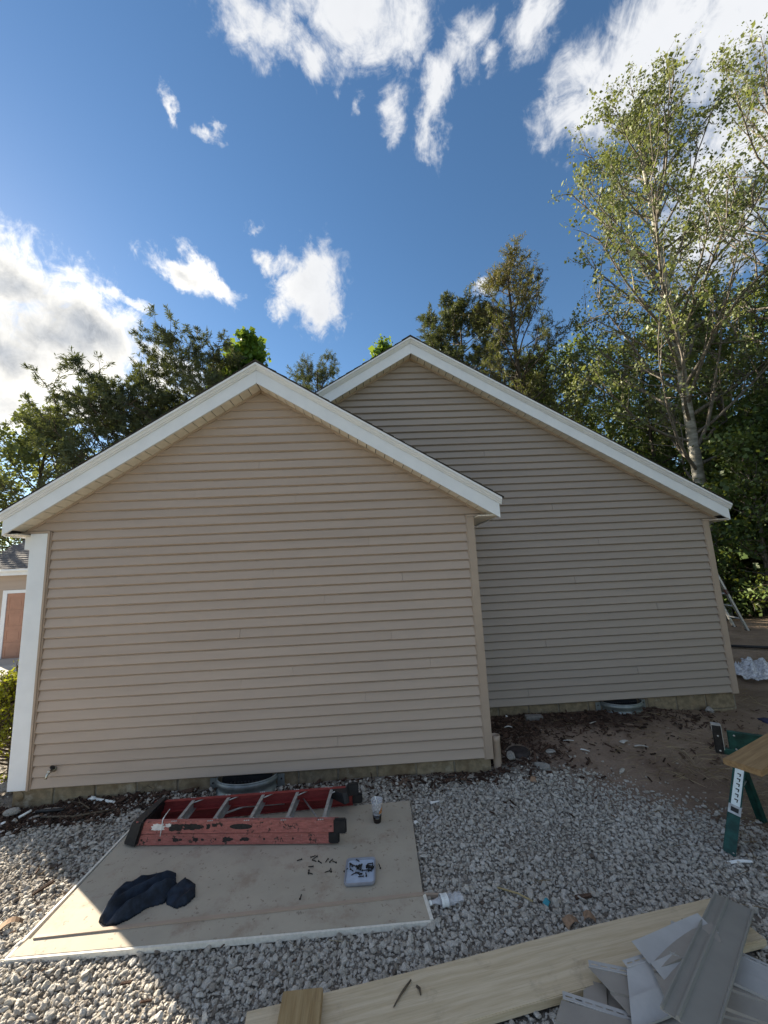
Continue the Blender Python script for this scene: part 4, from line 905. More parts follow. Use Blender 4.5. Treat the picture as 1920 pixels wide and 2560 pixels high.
bottle_part(-.120, -.1055, lambda x: .0155, 'cap', M['white_plastic'], 3, 14, 0)

# ------------------------------------------------------------------ lumber in front
def lumber(name, p0, p1, w, th, ztop, m_, label, cat, tilt=0.):
    a, b = Vector(p0), Vector(p1); d = b-a; Lg = d.length; o = MB()
    bm = bmesh.new(); bmesh.ops.create_cube(bm, size=1)
    for v in bm.verts: v.co = Vector((v.co.x*Lg, v.co.y*w, v.co.z*th))
    bmesh.ops.subdivide_edges(bm, edges=[e for e in bm.edges if abs(e.verts[0].co.x-e.verts[1].co.x) > Lg*.5], cuts=14)
    bmesh.ops.bevel(bm, geom=[e for e in bm.edges if len(e.link_faces) == 2 and e.calc_face_angle() > .5], offset=.004, segments=2, affect='EDGES')
    for v in bm.verts: v.co.z += .003*math.sin(v.co.x*2.1+1); v.co.y += .002*math.sin(v.co.x*3.3)
    o.bm(bm); bm.free(); ob = o.build(name, m_); ob.location = ((a.x+b.x)/2, (a.y+b.y)/2, ztop-th/2); ob.rotation_euler = (0, tilt, math.atan2(d.y, d.x)); tag(ob, label, cat); return ob
lumber('plank', (2.74, -2.195, 0), (5.44, -1.795, 0), .285, .040, -.108, M['pine_wood'], 'long pale weathered plank lying on the gravel under the siding scraps', 'plank', R(.15))
lumber('wood_block', (2.985, -2.02, 0), (2.99, -2.42, 0), .195, .038, -.068, M['old_wood'], 'short yellowed board offcut laid across the long plank', 'board offcut')
def stick(name, pts, r_, m_, label, cat):
    c = Vector(pts[0]); mb = MB().tube([Vector(p)-c for p in pts], r_, 6); o = mb.build(name, m_); o.location = c; return tag(o, label, cat)
stick('twig', [(3.52, -1.99, -.100), (3.485, -2.03, -.098), (3.46, -2.055, -.101), (3.425, -2.105, -.1)], [.004, .006, .005, .003], M['twig'], 'longer dark bent twig lying on the pale plank', 'twig')
stick('twig', [(3.545, -2.02, -.101), (3.558, -2.035, -.098), (3.56, -2.062, -.1)], [.005, .006, .004], M['twig'], 'short thick twig stub on the plank beside a longer twig', 'twig')
tw = stick('twig', [(4.86, -1.90, -.098), (4.95, -1.875, -.094), (5.02, -1.86, -.096), (5.08, -1.855, -.09)], [.0025, .004, .004, .002], M['twig'], 'forked twig on the far end of the plank', 'twig')
stick('twig', [(5.10, -1.80, -.098), (5.17, -1.84, -.096), (5.22, -1.885, -.09)], [.002, .003, .002], M['twig'], 'straight thin twig beside the long vinyl channel on the plank', 'twig')

# ------------------------------------------------------------------ pile of vinyl siding offcuts
def siding_piece(loc, Lg, rz, tilt=(0, 0), cut=(0, 0), label='', hem=True, back=False, nz=2, group=None):
    """double course offcut lying flat: stepped profile, nail hem with slots along one edge, mitred ends"""
    t = empty('siding_offcut', label, 'siding offcut', loc, rz, group); t.rotation_euler = (tilt[0], tilt[1], rz)
    w = B; prof = [(0, 0), (.002, .012), (w, .003), (w+.001, .014), (2*w, .005)]
    if back: prof = [(y, -z) for y, z in prof]
    mb = MB(); th = .0016; xa = lambda y: -Lg/2+cut[0]*(y/(2*w)); xb = lambda y: Lg/2+cut[1]*(y/(2*w)); k = 7; n = len(prof); vs = []
    for i in range(k+1):
        for off in (0, th):
            for y, z in prof:
                x = xa(y)+(xb(y)-xa(y))*i/k; vs.append((x, y-w, z+off+.004*math.sin(x*9)))
    fs = []
    for i in range(k):
        for j in range(n-1):
            a = i*2*n+j; c = (i+1)*2*n+j; fs += [(a, a+1, c+1, c), (a+n, c+n, c+n+1, a+n+1)]
    for j in range(n-1): fs += [(j, j+n, j+n+1, j+1), (k*2*n+j, k*2*n+j+1, k*2*n+j+n+1, k*2*n+j+n)]
    for i in range(k): a = i*2*n; c = a+2*n; fs += [(a, c, c+n, a+n), (a+n-1, a+2*n-1, c+2*n-1, c+n-1)]
    mb.add(vs, fs); mb.build('panel', M['vinyl_back'] if back else M['vinyl_front'], t)
    if hem:
        hm = MB(); y0 = w+.003; y1 = w+.034; z = prof[-1][1]+.003; x = xa(2*w)+.006; e = xb(2*w)-.006
        hm.box(x, e, y0, y0+.010, z, z+.0016); hm.box(x, e, y0+.016, y1, z, z+.0016)
        while x < e:
            hm.box(x, min(e, x+.012), y0+.010, y0+.016, z, z+.0016); x += .042
        hm.tube([(xa(2*w)+.006, y0-.001, z), (e, y0-.001, z)], .003, 5); hm.build('nail_hem', M['vinyl_back'], t)
    return t
siding_piece((4.31, -2.32, -.085), .42, R(-24), (R(3), 0), (.06, 0), 'grey siding offcut with nail hem nearest the plank in front', True)
siding_piece((4.74, -2.30, -.045), .48, R(-22), (R(2), R(-3)), (-.16, 0), 'grey siding offcut with a slanted end beside the long vinyl channel', True)
siding_piece((4.62, -2.22, -.018), .40, R(8), (R(4), R(-2)), (.16, .1), 'pale siding offcut lying face down with slotted hem', True, True)
siding_piece((4.82, -2.145, .004), .40, R(10), (R(0), R(-3)), (.10, .14), 'dark grey siding offcut with pointed torn end on the plank edge', False)
siding_piece((4.90, -2.09, .022), .46, R(14), (R(8), 0), (0, 0), 'pale siding offcut under the upper end of the long channel', False, True)
siding_piece((4.55, -2.44, -.075), .42, R(10), (R(2), R(2)), (0, 0), 'grey siding offcut under the near end of the long channel', True)
siding_piece((5.08, -2.20, .0), .55, R(-38), (R(-5), R(4)), (0, 0), 'pale siding offcut to the right of the long channel, back upward', True, True)
siding_piece((5.02, -2.30, -.02), .50, R(-30), (R(0), R(3)), (.08, 0), 'grey siding offcut with double step below the pale one', True)
siding_piece((4.98, -2.42, -.045), .50, R(-14), (R(0), R(3)), (0, 0), 'grey siding offcut at the lower right of the scrap pile', True)
siding_piece((4.40, -2.22, -.12), .28, R(60), (0, 0), (0, 0), 'small siding offcut half hidden under the pile by the plank', False)
t = empty('vinyl_channel', 'long tan grey vinyl trim channel lying diagonally on top of the scrap pile', 'trim channel', (4.99, -2.155, .047)); A, Bv = Vector((5.435, -1.828, -.040)), Vector((4.57, -2.55, .135)); d = (Bv-A); Lc = d.length
mx = d.to_track_quat('X', 'Z').to_matrix().to_4x4(); prof = [(-.080, 0), (-.080, .014), (-.074, .014), (-.070, .003), (-.030, .003), (-.026, .017), (-.018, .017), (-.014, .003), (.082, .005), (.087, .014), (.093, .014), (.093, 0)]
mb = MB(); k = 10; vs = [mx @ Vector((-Lc/2+Lc*i/k, y, z)) for i in range(k+1) for y, z in prof]; n = len(prof)
mb.add(vs, [(i*n+j, (i+1)*n+j, (i+1)*n+(j+1) % n, i*n+(j+1) % n) for i in range(k) for j in range(n)]+[tuple(range(n)), tuple(range(k*n, k*n+n))[::-1]]); mb.build('channel', M['vinyl_trim'], t)

# ------------------------------------------------------------------ sawhorse with a plank across it
sr = (6.2, -1.12, -.165); S = empty('sawhorse', 'green steel folding sawhorse carrying a brown plank at the edge of the gravel', 'sawhorse', sr)
def sput(mb, name, m_, par=None): return child_at(mb.build(name, m_, S), S, sr) if par is None else mb.build(name, m_, par)
E0, E1 = Vector((6.125, -1.01, 0)), Vector((6.95, -1.62, 0)); bd = (E1-E0).normalized(); bl = (E1-E0).length; bang = math.atan2(bd.y, bd.x)
bx = Matrix.Translation((E0.x, E0.y, 0)) @ Matrix.Rotation(bang, 4, 'Z')
beam = sput(MB().bbox(.09, bl, -.016, .016, .40, .565, .004, bx).bbox(.0, bl, -.022, .022, .385, .43, .004, bx), 'beam', M['green_metal'])
sput(MB().bbox(0, .055, -.024, .024, .386, .60, .004, bx), 'end_hook', M['dark_metal'])
sput(MB().box(-.003, .056, -.027, .027, .598, .604, bx).box(-.003, -.0005, -.027, .027, .55, .598, bx).box(.0562, .060, -.026, .026, .42, .598, bx), 'hook_edge', M['alu'])
for (px_, pz) in ((.03, .52), (.03, .41), (.13, .54), (.13, .44), (.20, .43), (.21, .475)): sput(MB().lathe([(0, .004), (.007, .003), (.007, 0)], 8, bx @ Matrix.Translation((px_, -.0245, pz)) @ Matrix.Rotation(R(90), 4, 'X')), 'rivet', M['alu'], beam)
mb = MB()
for i in range(2):
    for j in range(7): 
        if (i*7+j) % 5 != 3: mb.box(.335+j*.017, .335+j*.017+.011, -.0172, -.0165, .505-i*.035, .522-i*.035, bx)
mb.box(.335, .45, -.0171, -.0164, .438, .443, bx); sput(mb, 'printed_label', M['pale_label'], beam)
def leg(a, b, w, d_, name='leg'):
    a, b = Vector(a), Vector(b); q = (b-a).to_track_quat('Z', 'Y').to_matrix().to_4x4(); mx = Matrix.Translation(a) @ q; Lg = (b-a).length
    return sput(MB().box(-w/2, w/2, -d_/2, -d_/2+.004, 0, Lg, mx).box(-w/2, -w/2+.004, -d_/2+.0041, d_/2, 0, Lg, mx).box(w/2-.004, w/2, -d_/2+.0041, d_/2, 0, Lg, mx), name, M['green_metal']), mx, Lg
l1, mx1, L1 = leg((6.235, -1.115, .40), (5.885, -1.265, -.17), .062, .04)
q1 = (Vector((5.885, -1.265, -.17))-Vector((6.235, -1.115, .40))).normalized()
# height scale sticker, clamp buckle on the near leg: face towards the camera
fx = Vector((bd.x, bd.y, 0)); nrm = q1.cross(fx).normalized(); nrm = nrm if nrm.dot(CAM-Vector((6, -1.2, 0))) > 0 else -nrm; fxx = nrm.cross(q1).normalized()
fxx = fxx if fxx.dot(CR) > 0 else -fxx
O = Vector((6.235, -1.115, .40))+nrm*.034
def lm_(s, a, o=0.): return O+q1*s+fxx*a+nrm*o
M1 = MB(); M1.hexa([lm_(.02, -.034, 0), lm_(.02, .034, 0), lm_(.68, .034, 0), lm_(.68, -.034, 0), lm_(.02, -.034, .004), lm_(.02, .034, .004), lm_(.68, .034, .004), lm_(.68, -.034, .004)]); lf = sput(M1, 'leg_face', M['green_metal'])
M2 = MB().add([lm_(.0, -.024, .0055), lm_(.0, .026, .0055), lm_(.365, .026, .0055), lm_(.365, -.024, .0055)], [(0, 1, 2, 3)]); st_ = sput(M2, 'height_scale', M['bright_label'], lf); st_.location = (0, 0, 0)
M3 = MB()
for i in range(6):
    s = .14+i*.036
    M3.add([lm_(s, -.008, .0065), lm_(s, .012, .0065), lm_(s+.008, .012, .0065), lm_(s+.008, -.008, .0065)], [(0, 1, 2, 3)]); M3.add([lm_(s+.008, .006, .0065), lm_(s+.008, .012, .0065), lm_(s+.022, .010, .0065), lm_(s+.022, .004, .0065)], [(0, 1, 2, 3)])
sput(M3, 'scale_marks', M['black_sticker'], lf)
M4 = MB()
for (s0_, s1_, a0, a1) in ((.365, .38, -.036, .036), (.41, .425, -.036, .036), (.38, .41, -.036, -.022), (.38, .41, .022, .036)): M4.hexa([lm_(s0_, a0, .004), lm_(s0_, a1, .004), lm_(s1_, a1, .004), lm_(s1_, a0, .004), lm_(s0_, a0, .016), lm_(s0_, a1, .016), lm_(s1_, a1, .016), lm_(s1_, a0, .016)])
sput(M4, 'clamp_buckle', M['alu']); M4b = MB().hexa([lm_(.38, -.021, .005), lm_(.38, .021, .005), lm_(.41, .021, .005), lm_(.41, -.021, .005), lm_(.38, -.021, .010), lm_(.38, .021, .010), lm_(.41, .021, .010), lm_(.41, -.021, .010)]); sput(M4b, 'clamp_pad', M['black_plastic'])
leg((6.27, -1.03, .42), (6.42, -1.0, -.14), .055, .036); leg((6.85, -1.58, .40), (6.58, -1.86, -.165), .055, .036); leg((6.90, -1.53, .40), (7.12, -1.30, -.15), .055, .036)
sput(MB().tube([(6.05, -1.19, .13), (6.17, -1.12, .15), (6.33, -1.02, .17)], .008, 6), 'spreader', M['alu'])
lumber('sawhorse_plank', (5.755, -1.64, 0), (7.35, -.885, 0), .20, .038, .606, M['brown_wood'], 'brown plank laid across the green sawhorse', 'plank')
o = crumple('cloth_bundle', [(6.50, -1.10), (6.60, -1.15), (6.66, -1.06), (6.60, -.99), (6.52, -1.0)], .607, .05, .05, 14, mat('dark_blue_fabric', (.020, .022, .055), .9, .3, 20), 'dark blue cloth bundle on the far edge of the sawhorse plank', 'cloth', .010, (1, .2), 40., .3)

# ------------------------------------------------------------------ aluminium ladder past the far corner
lx, ly = 12.1, 4.64; t = empty('aluminium_ladder', 'grey aluminium ladder leaning behind the far corner of the rear wing', 'ladder', (lx, ly, gz(lx, ly)))
rng_ = Vector((.18, .52, .0)); up = Vector((-.27, .10, .93)).normalized(); Ln = 3.2
for s, off in ((0, Vector((0, 0, 0))), (1, rng_)):
    mb = MB(); q = up.to_track_quat('Z', 'Y').to_matrix().to_4x4(); mb.box(-.045, .045, -.018, .018, 0, Ln, Matrix.Translation(off) @ q); mb.build('rail', M['alu'], t)
    mb = MB(); mb.box(-.05, .05, -.03, .03, -.03, .03, Matrix.Translation(off)); mb.build('foot', M['black_plastic'], t)
for i in range(10): mb = MB(); p = up*(.28+.3*i); mb.tube([p, p+rng_], .019, 8); mb.build('rung', M['alu'], t)
mb = MB(); mb.box(-.045, .045, -.02, .02, .88, 1.0, q); mb.build('hinge_lock', mat('faded_red_plastic', (.20, .06, .05), .6, .2, 20), t)
t2 = up.copy(); back = Vector((-.62, .1, .0))
for off in (Vector((0, 0, 0)), rng_):
    top = up*Ln+off; bot = Vector((top.x-1.15, top.y+.25, 0)); mb = MB(); dd_ = (bot-top); q2 = dd_.to_track_quat('Z', 'Y').to_matrix().to_4x4(); mb.box(-.03, .03, -.012, .012, 0, dd_.length, Matrix.Translation(top) @ q2); mb.build('rear_rail', M['alu'], t)

# ------------------------------------------------------------------ plastic sheeting dumped on the slope and a black pipe above it
M['sheeting'] = glass('milky_sheeting', (.66, .68, .72), .8, .25)
fo = film('plastic_sheeting', 9.95, 2.45, gz(9.9, 2.4)-.02, .75, .52, R(10), .20, 21, M['sheeting'], 'heap of crumpled milky plastic sheeting on the straw beyond the rear wing', 'plastic sheet', .022, .35)
stick('black_pipe', [(10.4, 3.42, gz(10.4, 3.42)+.05), (11.2, 3.15, gz(11.2, 3.15)+.05), (12.2, 2.75, gz(12.2, 2.75)+.06)], .03, M['black_plastic'], 'thin black pipe lying on the dirt slope above the plastic heap', 'pipe')

# ------------------------------------------------------------------ stones, lid and litter
def rock(loc, sc, rz, seed, label, name='rock', m_='stone', flat=3):
    me = rock_mesh(seed, flat, 3, (1, .8, .65)); V = np.array([v.co[:] for v in me.vertices])
    V = V*(1+.04*noise2(V[:, 0]*3, V[:, 1]*3+V[:, 2], seed, 3)[:, None])
    for v, c in zip(me.vertices, V): v.co = c
    me.materials.append(M[m_]); o = link(name, me); o.location = loc; o.rotation_euler = (0, 0, rz); o.scale = sc; return tag(o, label, 'rock')
rock((-.475, .28, -.085), (.15, .10, .085), .5, 301, 'pale rounded rock by the shrub at the left corner of the house')
rock((-.065, -.13, -.125), (.075, .05, .05), .3, 302, 'squarish grey stone at the foot of the white corner board', flat=1)
rock((4.80, .075, gz(4.80, .075)+.045), (.06, .05, .075), 1.2, 303, 'upright grey rock beside the dark drain lid')
rock((5.065, -.10, gz(5.065, -.10)+.03), (.095, .055, .06), -.7, 304, 'pale smooth oval rock at the edge of the gravel near the drain lid')
rock((5.27, .14, gz(5.27, .14)+.008), (.075, .05, .025), .2, 305, 'low brown flat rock in the dirt right of the pale oval rock')
rock((7.78, 1.0-.05, gz(7.78, .9)+.02), (.10, .06, .07), .4, 306, 'pointed grey rock against the foundation right of the rear window well')
M['brick_grey'] = mat('grey_brick', (.17, .165, .16), .9, .2, 20, bump=.4, bscale=60)
mb = MB(); mb.bbox(-.105, .105, -.045, .045, 0, .055, .008, Matrix.Rotation(R(-6), 4, 'Z')); o = mb.build('brick', M['brick_grey']); o.location = (5.37, .80, gz(5.37, .80)-.01); tag(o, 'dark grey brick lying in the mulch below the rear wing', 'brick')
t = empty('drain_cover', 'round dark cast lid set in the mulch by the corner of the front wing', 'drain lid', (4.935, .20, gz(4.935, .20)-.012)); mb = MB(); mb.lathe([(0, .034), (.07, .036), (.105, .030), (.118, .020), (.120, -.05)], 26); mb.build('lid', M['rust_lid'], t)
for k in range(5): MB().lathe([(0, .040), (.010, .038), (.011, .02)], 8, Matrix.Translation((.06*math.cos(k*1.26), .06*math.sin(k*1.26), 0))).build('boss', M['rust_lid'], t)
def scrap(name, x, y, Lg, w, rz, m_, label, cat, h=.003, tip=.4, z=None, curl=.003):
    mb = MB(); n = 6; vs = []
    for i in range(n+1):
        a = i/n; ww = w/2*(1-(1-tip)*a); zz = curl*math.sin(a*3.1)
        vs += [(-Lg/2+Lg*a, -ww, zz), (-Lg/2+Lg*a, ww, zz+.3*curl), (-Lg/2+Lg*a, ww, zz+.3*curl+h), (-Lg/2+Lg*a, -ww, zz+h)]
    fs = [(i*4+j, (i+1)*4+j, (i+1)*4+(j+1) % 4, i*4+(j+1) % 4) for i in range(n) for j in range(4)]+[(0, 1, 2, 3), (n*4+3, n*4+2, n*4+1, n*4)]
    mb.add(vs, fs); o = mb.build(name, m_); o.location = (x, y, (gz(x, y)+.016) if z is None else z); o.rotation_euler = (RNG.normal(0, .12), RNG.normal(0, .08), rz); return tag(o, label, cat)
wp = M['white_plastic']; vf = M['vinyl_front']; vb = M['vinyl_back']
scrap('siding_scrap', 5.53, .28, .12, .030, -.55, wp, 'longer white strip of trim lying on the brown dirt', 'trim scrap')
scrap('siding_scrap', 5.62, .10, .09, .032, -.75, wp, 'pointed white trim scrap on the dirt nearer the gravel', 'trim scrap', tip=.1)
scrap('paper_scrap', 6.12, .19, .10, .06, .3, M['paper'], 'crumpled grey paper upper one of two on the dirt', 'paper scrap', tip=.6, curl=.010)
scrap('paper_scrap', 6.24, .10, .13, .045, -.5, M['paper'], 'torn tan paper strip lower one of two on the dirt', 'paper scrap', tip=.5, curl=.010)
scrap('siding_scrap', 3.915, -.42, .11, .036, .12, wp, 'white triangular trim scrap on the gravel beyond the board corner', 'trim scrap', tip=.05)
scrap('siding_scrap', 3.84, -.68, .15, .022, .75, vb, 'narrow grey trim offcut on the gravel right of the board', 'trim scrap', tip=.9)
scrap('paper_scrap', 3.70, -.70, .04, .03, .4, wp, 'small white paper bit touching the right edge of the board', 'paper scrap', tip=.7, curl=.010)
scrap('plastic_scrap', 4.42, -1.56, .05, .035, .6, M['teal'], 'small teal plastic scrap in the gravel', 'plastic scrap', tip=.6, curl=.02)
scrap('paper_scrap', 5.86, -1.38, .15, .020, -.25, wp, 'narrow curled white strip on the gravel near the sawhorse leg', 'paper strip', tip=.8, curl=.010)
scrap('paper_scrap', 6.39, -.83, .05, .035, .8, wp, 'small white paper bit between the sawhorse legs', 'paper scrap', tip=.7, curl=.010)
scrap('leaf', 4.90, -.25, .09, .065, 1.1, M['dead_leaf'], 'dry tan oak leaf on the gravel below the pale oval rock', 'leaf', .002, .3, curl=.02)
scrap('leaf', 4.50, -1.70, .09, .06, .2, M['dead_leaf'], 'larger brown dead leaf on the gravel behind the plank', 'leaf', .002, .4, curl=.025)
scrap('leaf', 4.62, -1.68, .07, .05, -.5, M['dead_leaf'], 'smaller brown dead leaf next to a larger one by the plank', 'leaf', .002, .4, curl=.03)
scrap('leaf', 1.05, -1.40, .12, .06, .5, M['dead_leaf'], 'brown curled leaf on the sunlit gravel left of the board', 'leaf', .002, .4, curl=.03)
scrap('siding_scrap', 5.07, .93, .05, .03, 1.3, wp, 'small upright white scrap against the rear wing foundation', 'trim scrap', tip=.4)
scrap('siding_scrap', 4.98, .62, .09, .05, -.3, wp, 'bent white scrap in the mulch below the rear wing', 'trim scrap', tip=.2, curl=.010)
scrap('siding_scrap', 6.02, .62, .09, .03, .2, M['paper'], 'pale wood chip in the middle of the dirt patch', 'wood chip', tip=.5)
scrap('siding_scrap', 4.33, -.07, .17, .06, -.05, vf, 'flat grey siding scrap leaning on the foundation near the corner', 'trim scrap', tip=.9)
scrap('siding_scrap', .24, -.10, .24, .045, .05, vf, 'larger grey siding scrap in the mulch by the left corner', 'trim scrap', tip=.3, curl=.010)
scrap('siding_scrap', .22, -.19, .14, .05, .25, vf, 'smaller grey siding scrap below a larger one in the mulch', 'trim scrap', tip=.2, curl=.010)
scrap('siding_scrap', -.02, -.25, .05, .04, .9, wp, 'small pointed white scrap near the square stone', 'trim scrap', tip=.05, curl=.010)
stick('pipe_scrap', [(.07, -.215, -.135), (.10, -.175, -.125), (.125, -.145, -.115)], .011, wp, 'short white plastic tube leaning on grey siding scraps', 'pipe')
stick('dark_pipe', [(.16, -.135, -.135), (.42, -.14, -.13)], .014, M['black_plastic'], 'short dark pipe in the mulch below the left end of the wall', 'pipe')
t = empty('plastic_pipe', 'white plastic pipe fitting with a collar lying in the mulch', 'pipe', (.71, -.055, -.115), R(-18)); MB().tube([(-.14, 0, 0), (.16, 0, -.005)], .014, 10).build('tube', wp, t); MB().tube([(-.16, 0, .001), (-.10, 0, .001)], .021, 12).build('collar', wp, t)
stick('stick', [(.40, .0-.03, -.12), (.55, -.10, -.105), (.68, -.18, -.12)], .006, M['twig'], 'thin bent brown stick in the mulch left of the ladder', 'stick')
stick('stick', [(.28, -.22, -.14), (.60, -.27, -.13), (.95, -.19, -.13)], [.008, .010, .006], M['twig'], 'long dark stick along the edge of the mulch', 'stick')
stick('stick', [(4.15, -1.42, -.14), (4.26, -1.50, -.125), (4.33, -1.56, -.13)], .005, M['straw'], 'pale thin stick on the gravel beyond the plank', 'stick')
stick('wire_loop', [(1.02, -.03, -.15), (1.06, -.05, -.06), (1.13, -.04, -.02), (1.19, -.05, -.05), (1.21, -.07, -.13)], .004, M['twig'], 'curved root looping out of the mulch beside the window well', 'root')
t = empty('shoe', 'toe of a black shoe with a pale side at the frame edge on the gravel', 'shoe', (6.02, -1.60, -.155), R(20))
b2 = bmesh.new(); bmesh.ops.create_icosphere(b2, subdivisions=3, radius=1)
for v in b2.verts: v.co = Vector((v.co.x*.13, v.co.y*.045*(1+.25*v.co.x), max(v.co.z, -.45)*.05+.03))
MB().bm(b2, sm=True).build('upper', M['cloth'], t)
for v in b2.verts: v.co = Vector((v.co.x*1.04, v.co.y*1.07, min(v.co.z, .022)))
MB().bm(b2, sm=True).build('sole', wp, t); b2.free()

# ------------------------------------------------------------------ trees
def rand_perp(d, r):
    v = Vector(r.normal(size=3)); v = v-d*v.dot(d); return v.normalized()
class Wood:     # batches of tapered tubes
    def __init__(s): s.V = []; s.F = []; s.n = 0
    def tube(s, P, rad, sides):
        P = np.asarray(P, float); n = len(P); T = np.gradient(P, axis=0); T /= np.linalg.norm(T, axis=1)[:, None]+1e-9
        ref = np.array([0, 0, 1.]) if abs(T[0, 2]) < .9 else np.array([1., 0, 0]); A = np.cross(T, ref); A /= np.linalg.norm(A, axis=1)[:, None]+1e-9; Bn = np.cross(T, A)
        a = np.arange(sides)*2*np.pi/sides; ring = A[:, None]*np.cos(a)[None, :, None]+Bn[:, None]*np.sin(a)[None, :, None]
        s.V.append((P[:, None]+ring*np.asarray(rad)[:, None, None]).reshape(-1, 3))
        i = np.arange(n-1)[:, None]*sides; j = np.arange(sides)[None]; k = (j+1) % sides
        s.F.append((np.stack([i+j, i+k, i+sides+k, i+sides+j], -1).reshape(-1, 4))+s.n); s.n += n*sides
    def mesh(s, name): return np_mesh(name, np.concatenate(s.V), np.concatenate(s.F), smooth=True)
def leaves_mesh(name, C, size, r, aspect=1.5, droop=.0, tone=None, brown=None, normal_up=.3, dirs=None):
    n = len(C); a = r.normal(size=(n, 3)) if dirs is None else dirs+.35*r.normal(size=(n, 3)); a[:, 2] -= droop; a /= np.linalg.norm(a, axis=1)[:, None]
    b = r.normal(size=(n, 3)); b[:, 2] += normal_up; b = np.cross(b, a); b /= np.linalg.norm(b, axis=1)[:, None]+1e-9
    s = (size*np.exp(r.normal(0, .33, n)))[:, None]; w = s/aspect
    V = np.stack([C-a*s*.5, C+b*w*.5+a*s*.05, C+a*s*.5, C-b*w*.5+a*s*.05], 1).reshape(-1, 3); F = np.arange(4*n).reshape(n, 4)
    at = {'tone': np.clip(tone if tone is not None else r.beta(2, 2, n), 0, 1)}
    if brown is not None: at['brown'] = brown
    return np_mesh(name, V, F, at)
def grow(seed, H, trunk_r, lean=(0, 0), first=.3, nlimb=34, rfun=None, elev=(55, 25), curl=.35, nsub=7, ntwig=3, nleaf=9, leaf=.11, spread=.22, kind='leaf', wig=.02, twig_len=.5, sublen=.42, asym=None, top=.98, outer=.25, sub_up=.25):
    """returns trunk Wood and leaf centres/directions: trunk, limbs, branchlets and twigs, leaves on the twigs"""
    r = np.random.default_rng(seed); w = Wood(); n = 14; t = np.linspace(0, 1, n)
    ph = r.uniform(0, 6.28, 4); amp = wig*H
    TP = np.column_stack([lean[0]*t+amp*np.sin(3.1*t+ph[0])*t+.4*amp*np.sin(8*t+ph[1])*t, lean[1]*t+amp*np.sin(2.7*t+ph[2])*t+.4*amp*np.sin(7*t+ph[3])*t, H*t])
    TR = trunk_r*(1-t*.93)**.9+.012; TR[0] *= 1.35; w.tube(TP, TR, 9); C = []; D = []; Bt = []
    for i in range(nlimb):
        f = first+(top-first)*((i+r.uniform(0, .8))/nlimb)
        az = i*2.39996+r.normal(0, .35); base = np.array([np.interp(f, t, TP[:, k]) for k in range(3)]); br = np.interp(f, t, TR)
        h = (f-first)/(1-first); L = rfun(h)*r.uniform(.72, 1.12)
        if asym is not None: L *= max(.25, 1+asym[2]*math.cos(az-asym[0]))
        e = math.radians(elev[0]+(elev[1]-elev[0])*(1-h)+r.normal(0, 7)); d = np.array([math.cos(az)*math.cos(e), math.sin(az)*math.cos(e), math.sin(e)])
        m = 7; P = [base]; cur = d.copy()
        for q in range(m-1):
            cur = cur+np.array([0, 0, curl/m])+r.normal(0, .10, 3); cur /= np.linalg.norm(cur); P.append(P[-1]+cur*L/(m-1))
        P = np.array(P); lr_ = min(br*.55, .012+L*.0105); w.tube(P, np.linspace(lr_, .010, m), 5)
        for q in range(nsub):
            g = outer+(1-outer)*(q+r.uniform(0, .9))/nsub; g = min(g, .999); k = g*(m-1); k0 = int(k); p = P[k0]+(P[min(k0+1, m-1)]-P[k0])*(k-k0); ld = P[min(k0+1, m-1)]-P[max(k0-1, 0)]; ld /= np.linalg.norm(ld)+1e-9
            sd = ld*.75+r.normal(0, .55, 3)+np.array([0, 0, sub_up]); sd /= np.linalg.norm(sd); SL = max(.25, L*sublen*(1.05-g*.55)*r.uniform(.6, 1.2)); mm = 4; Q = [p]
            cur = sd.copy()
            for _ in range(mm-1): cur = cur+r.normal(0, .16, 3)+np.array([0, 0, curl*.12]); cur /= np.linalg.norm(cur); Q.append(Q[-1]+cur*SL/(mm-1))
            Q = np.array(Q); w.tube(Q, np.linspace(max(.007, lr_*.42), .005, mm), 3)
            for z in range(ntwig):
                g2 = .3+.7*(z+r.random())/ntwig; k = min(g2, .999)*(mm-1); k0 = int(k); p2 = Q[k0]+(Q[k0+1]-Q[k0])*(k-k0); td = cur*.5+r.normal(0, .6, 3)+np.array([0, 0, .15]); td /= np.linalg.norm(td); TL = twig_len*r.uniform(.5, 1.2); p3 = p2+td*TL
                w.tube(np.array([p2, (p2+p3)/2+r.normal(0, .04, 3)*TL, p3]), [.005, .004, .003], 3)
                nl = max(1, int(nleaf*r.uniform(.5, 1.5))); s = r.random(nl)**.6
                if kind == 'leaf': C.append(p2+np.outer(s, p3-p2)+r.normal(0, spread*.5, (nl, 3))); D.append(r.normal(size=(nl, 3)))
                else:            # needles: bottle-brush sprays round the twig
                    c = p2+np.outer(r.uniform(.25, 1.08, nl), p3-p2); dd = td+r.normal(0, .75, (nl, 3)); dd /= np.linalg.norm(dd, axis=1)[:, None]; C.append(c+dd*spread*.5); D.append(dd)
                Bt.append(np.full(nl, h))
    return w, np.concatenate(C), np.concatenate(D), np.concatenate(Bt), r
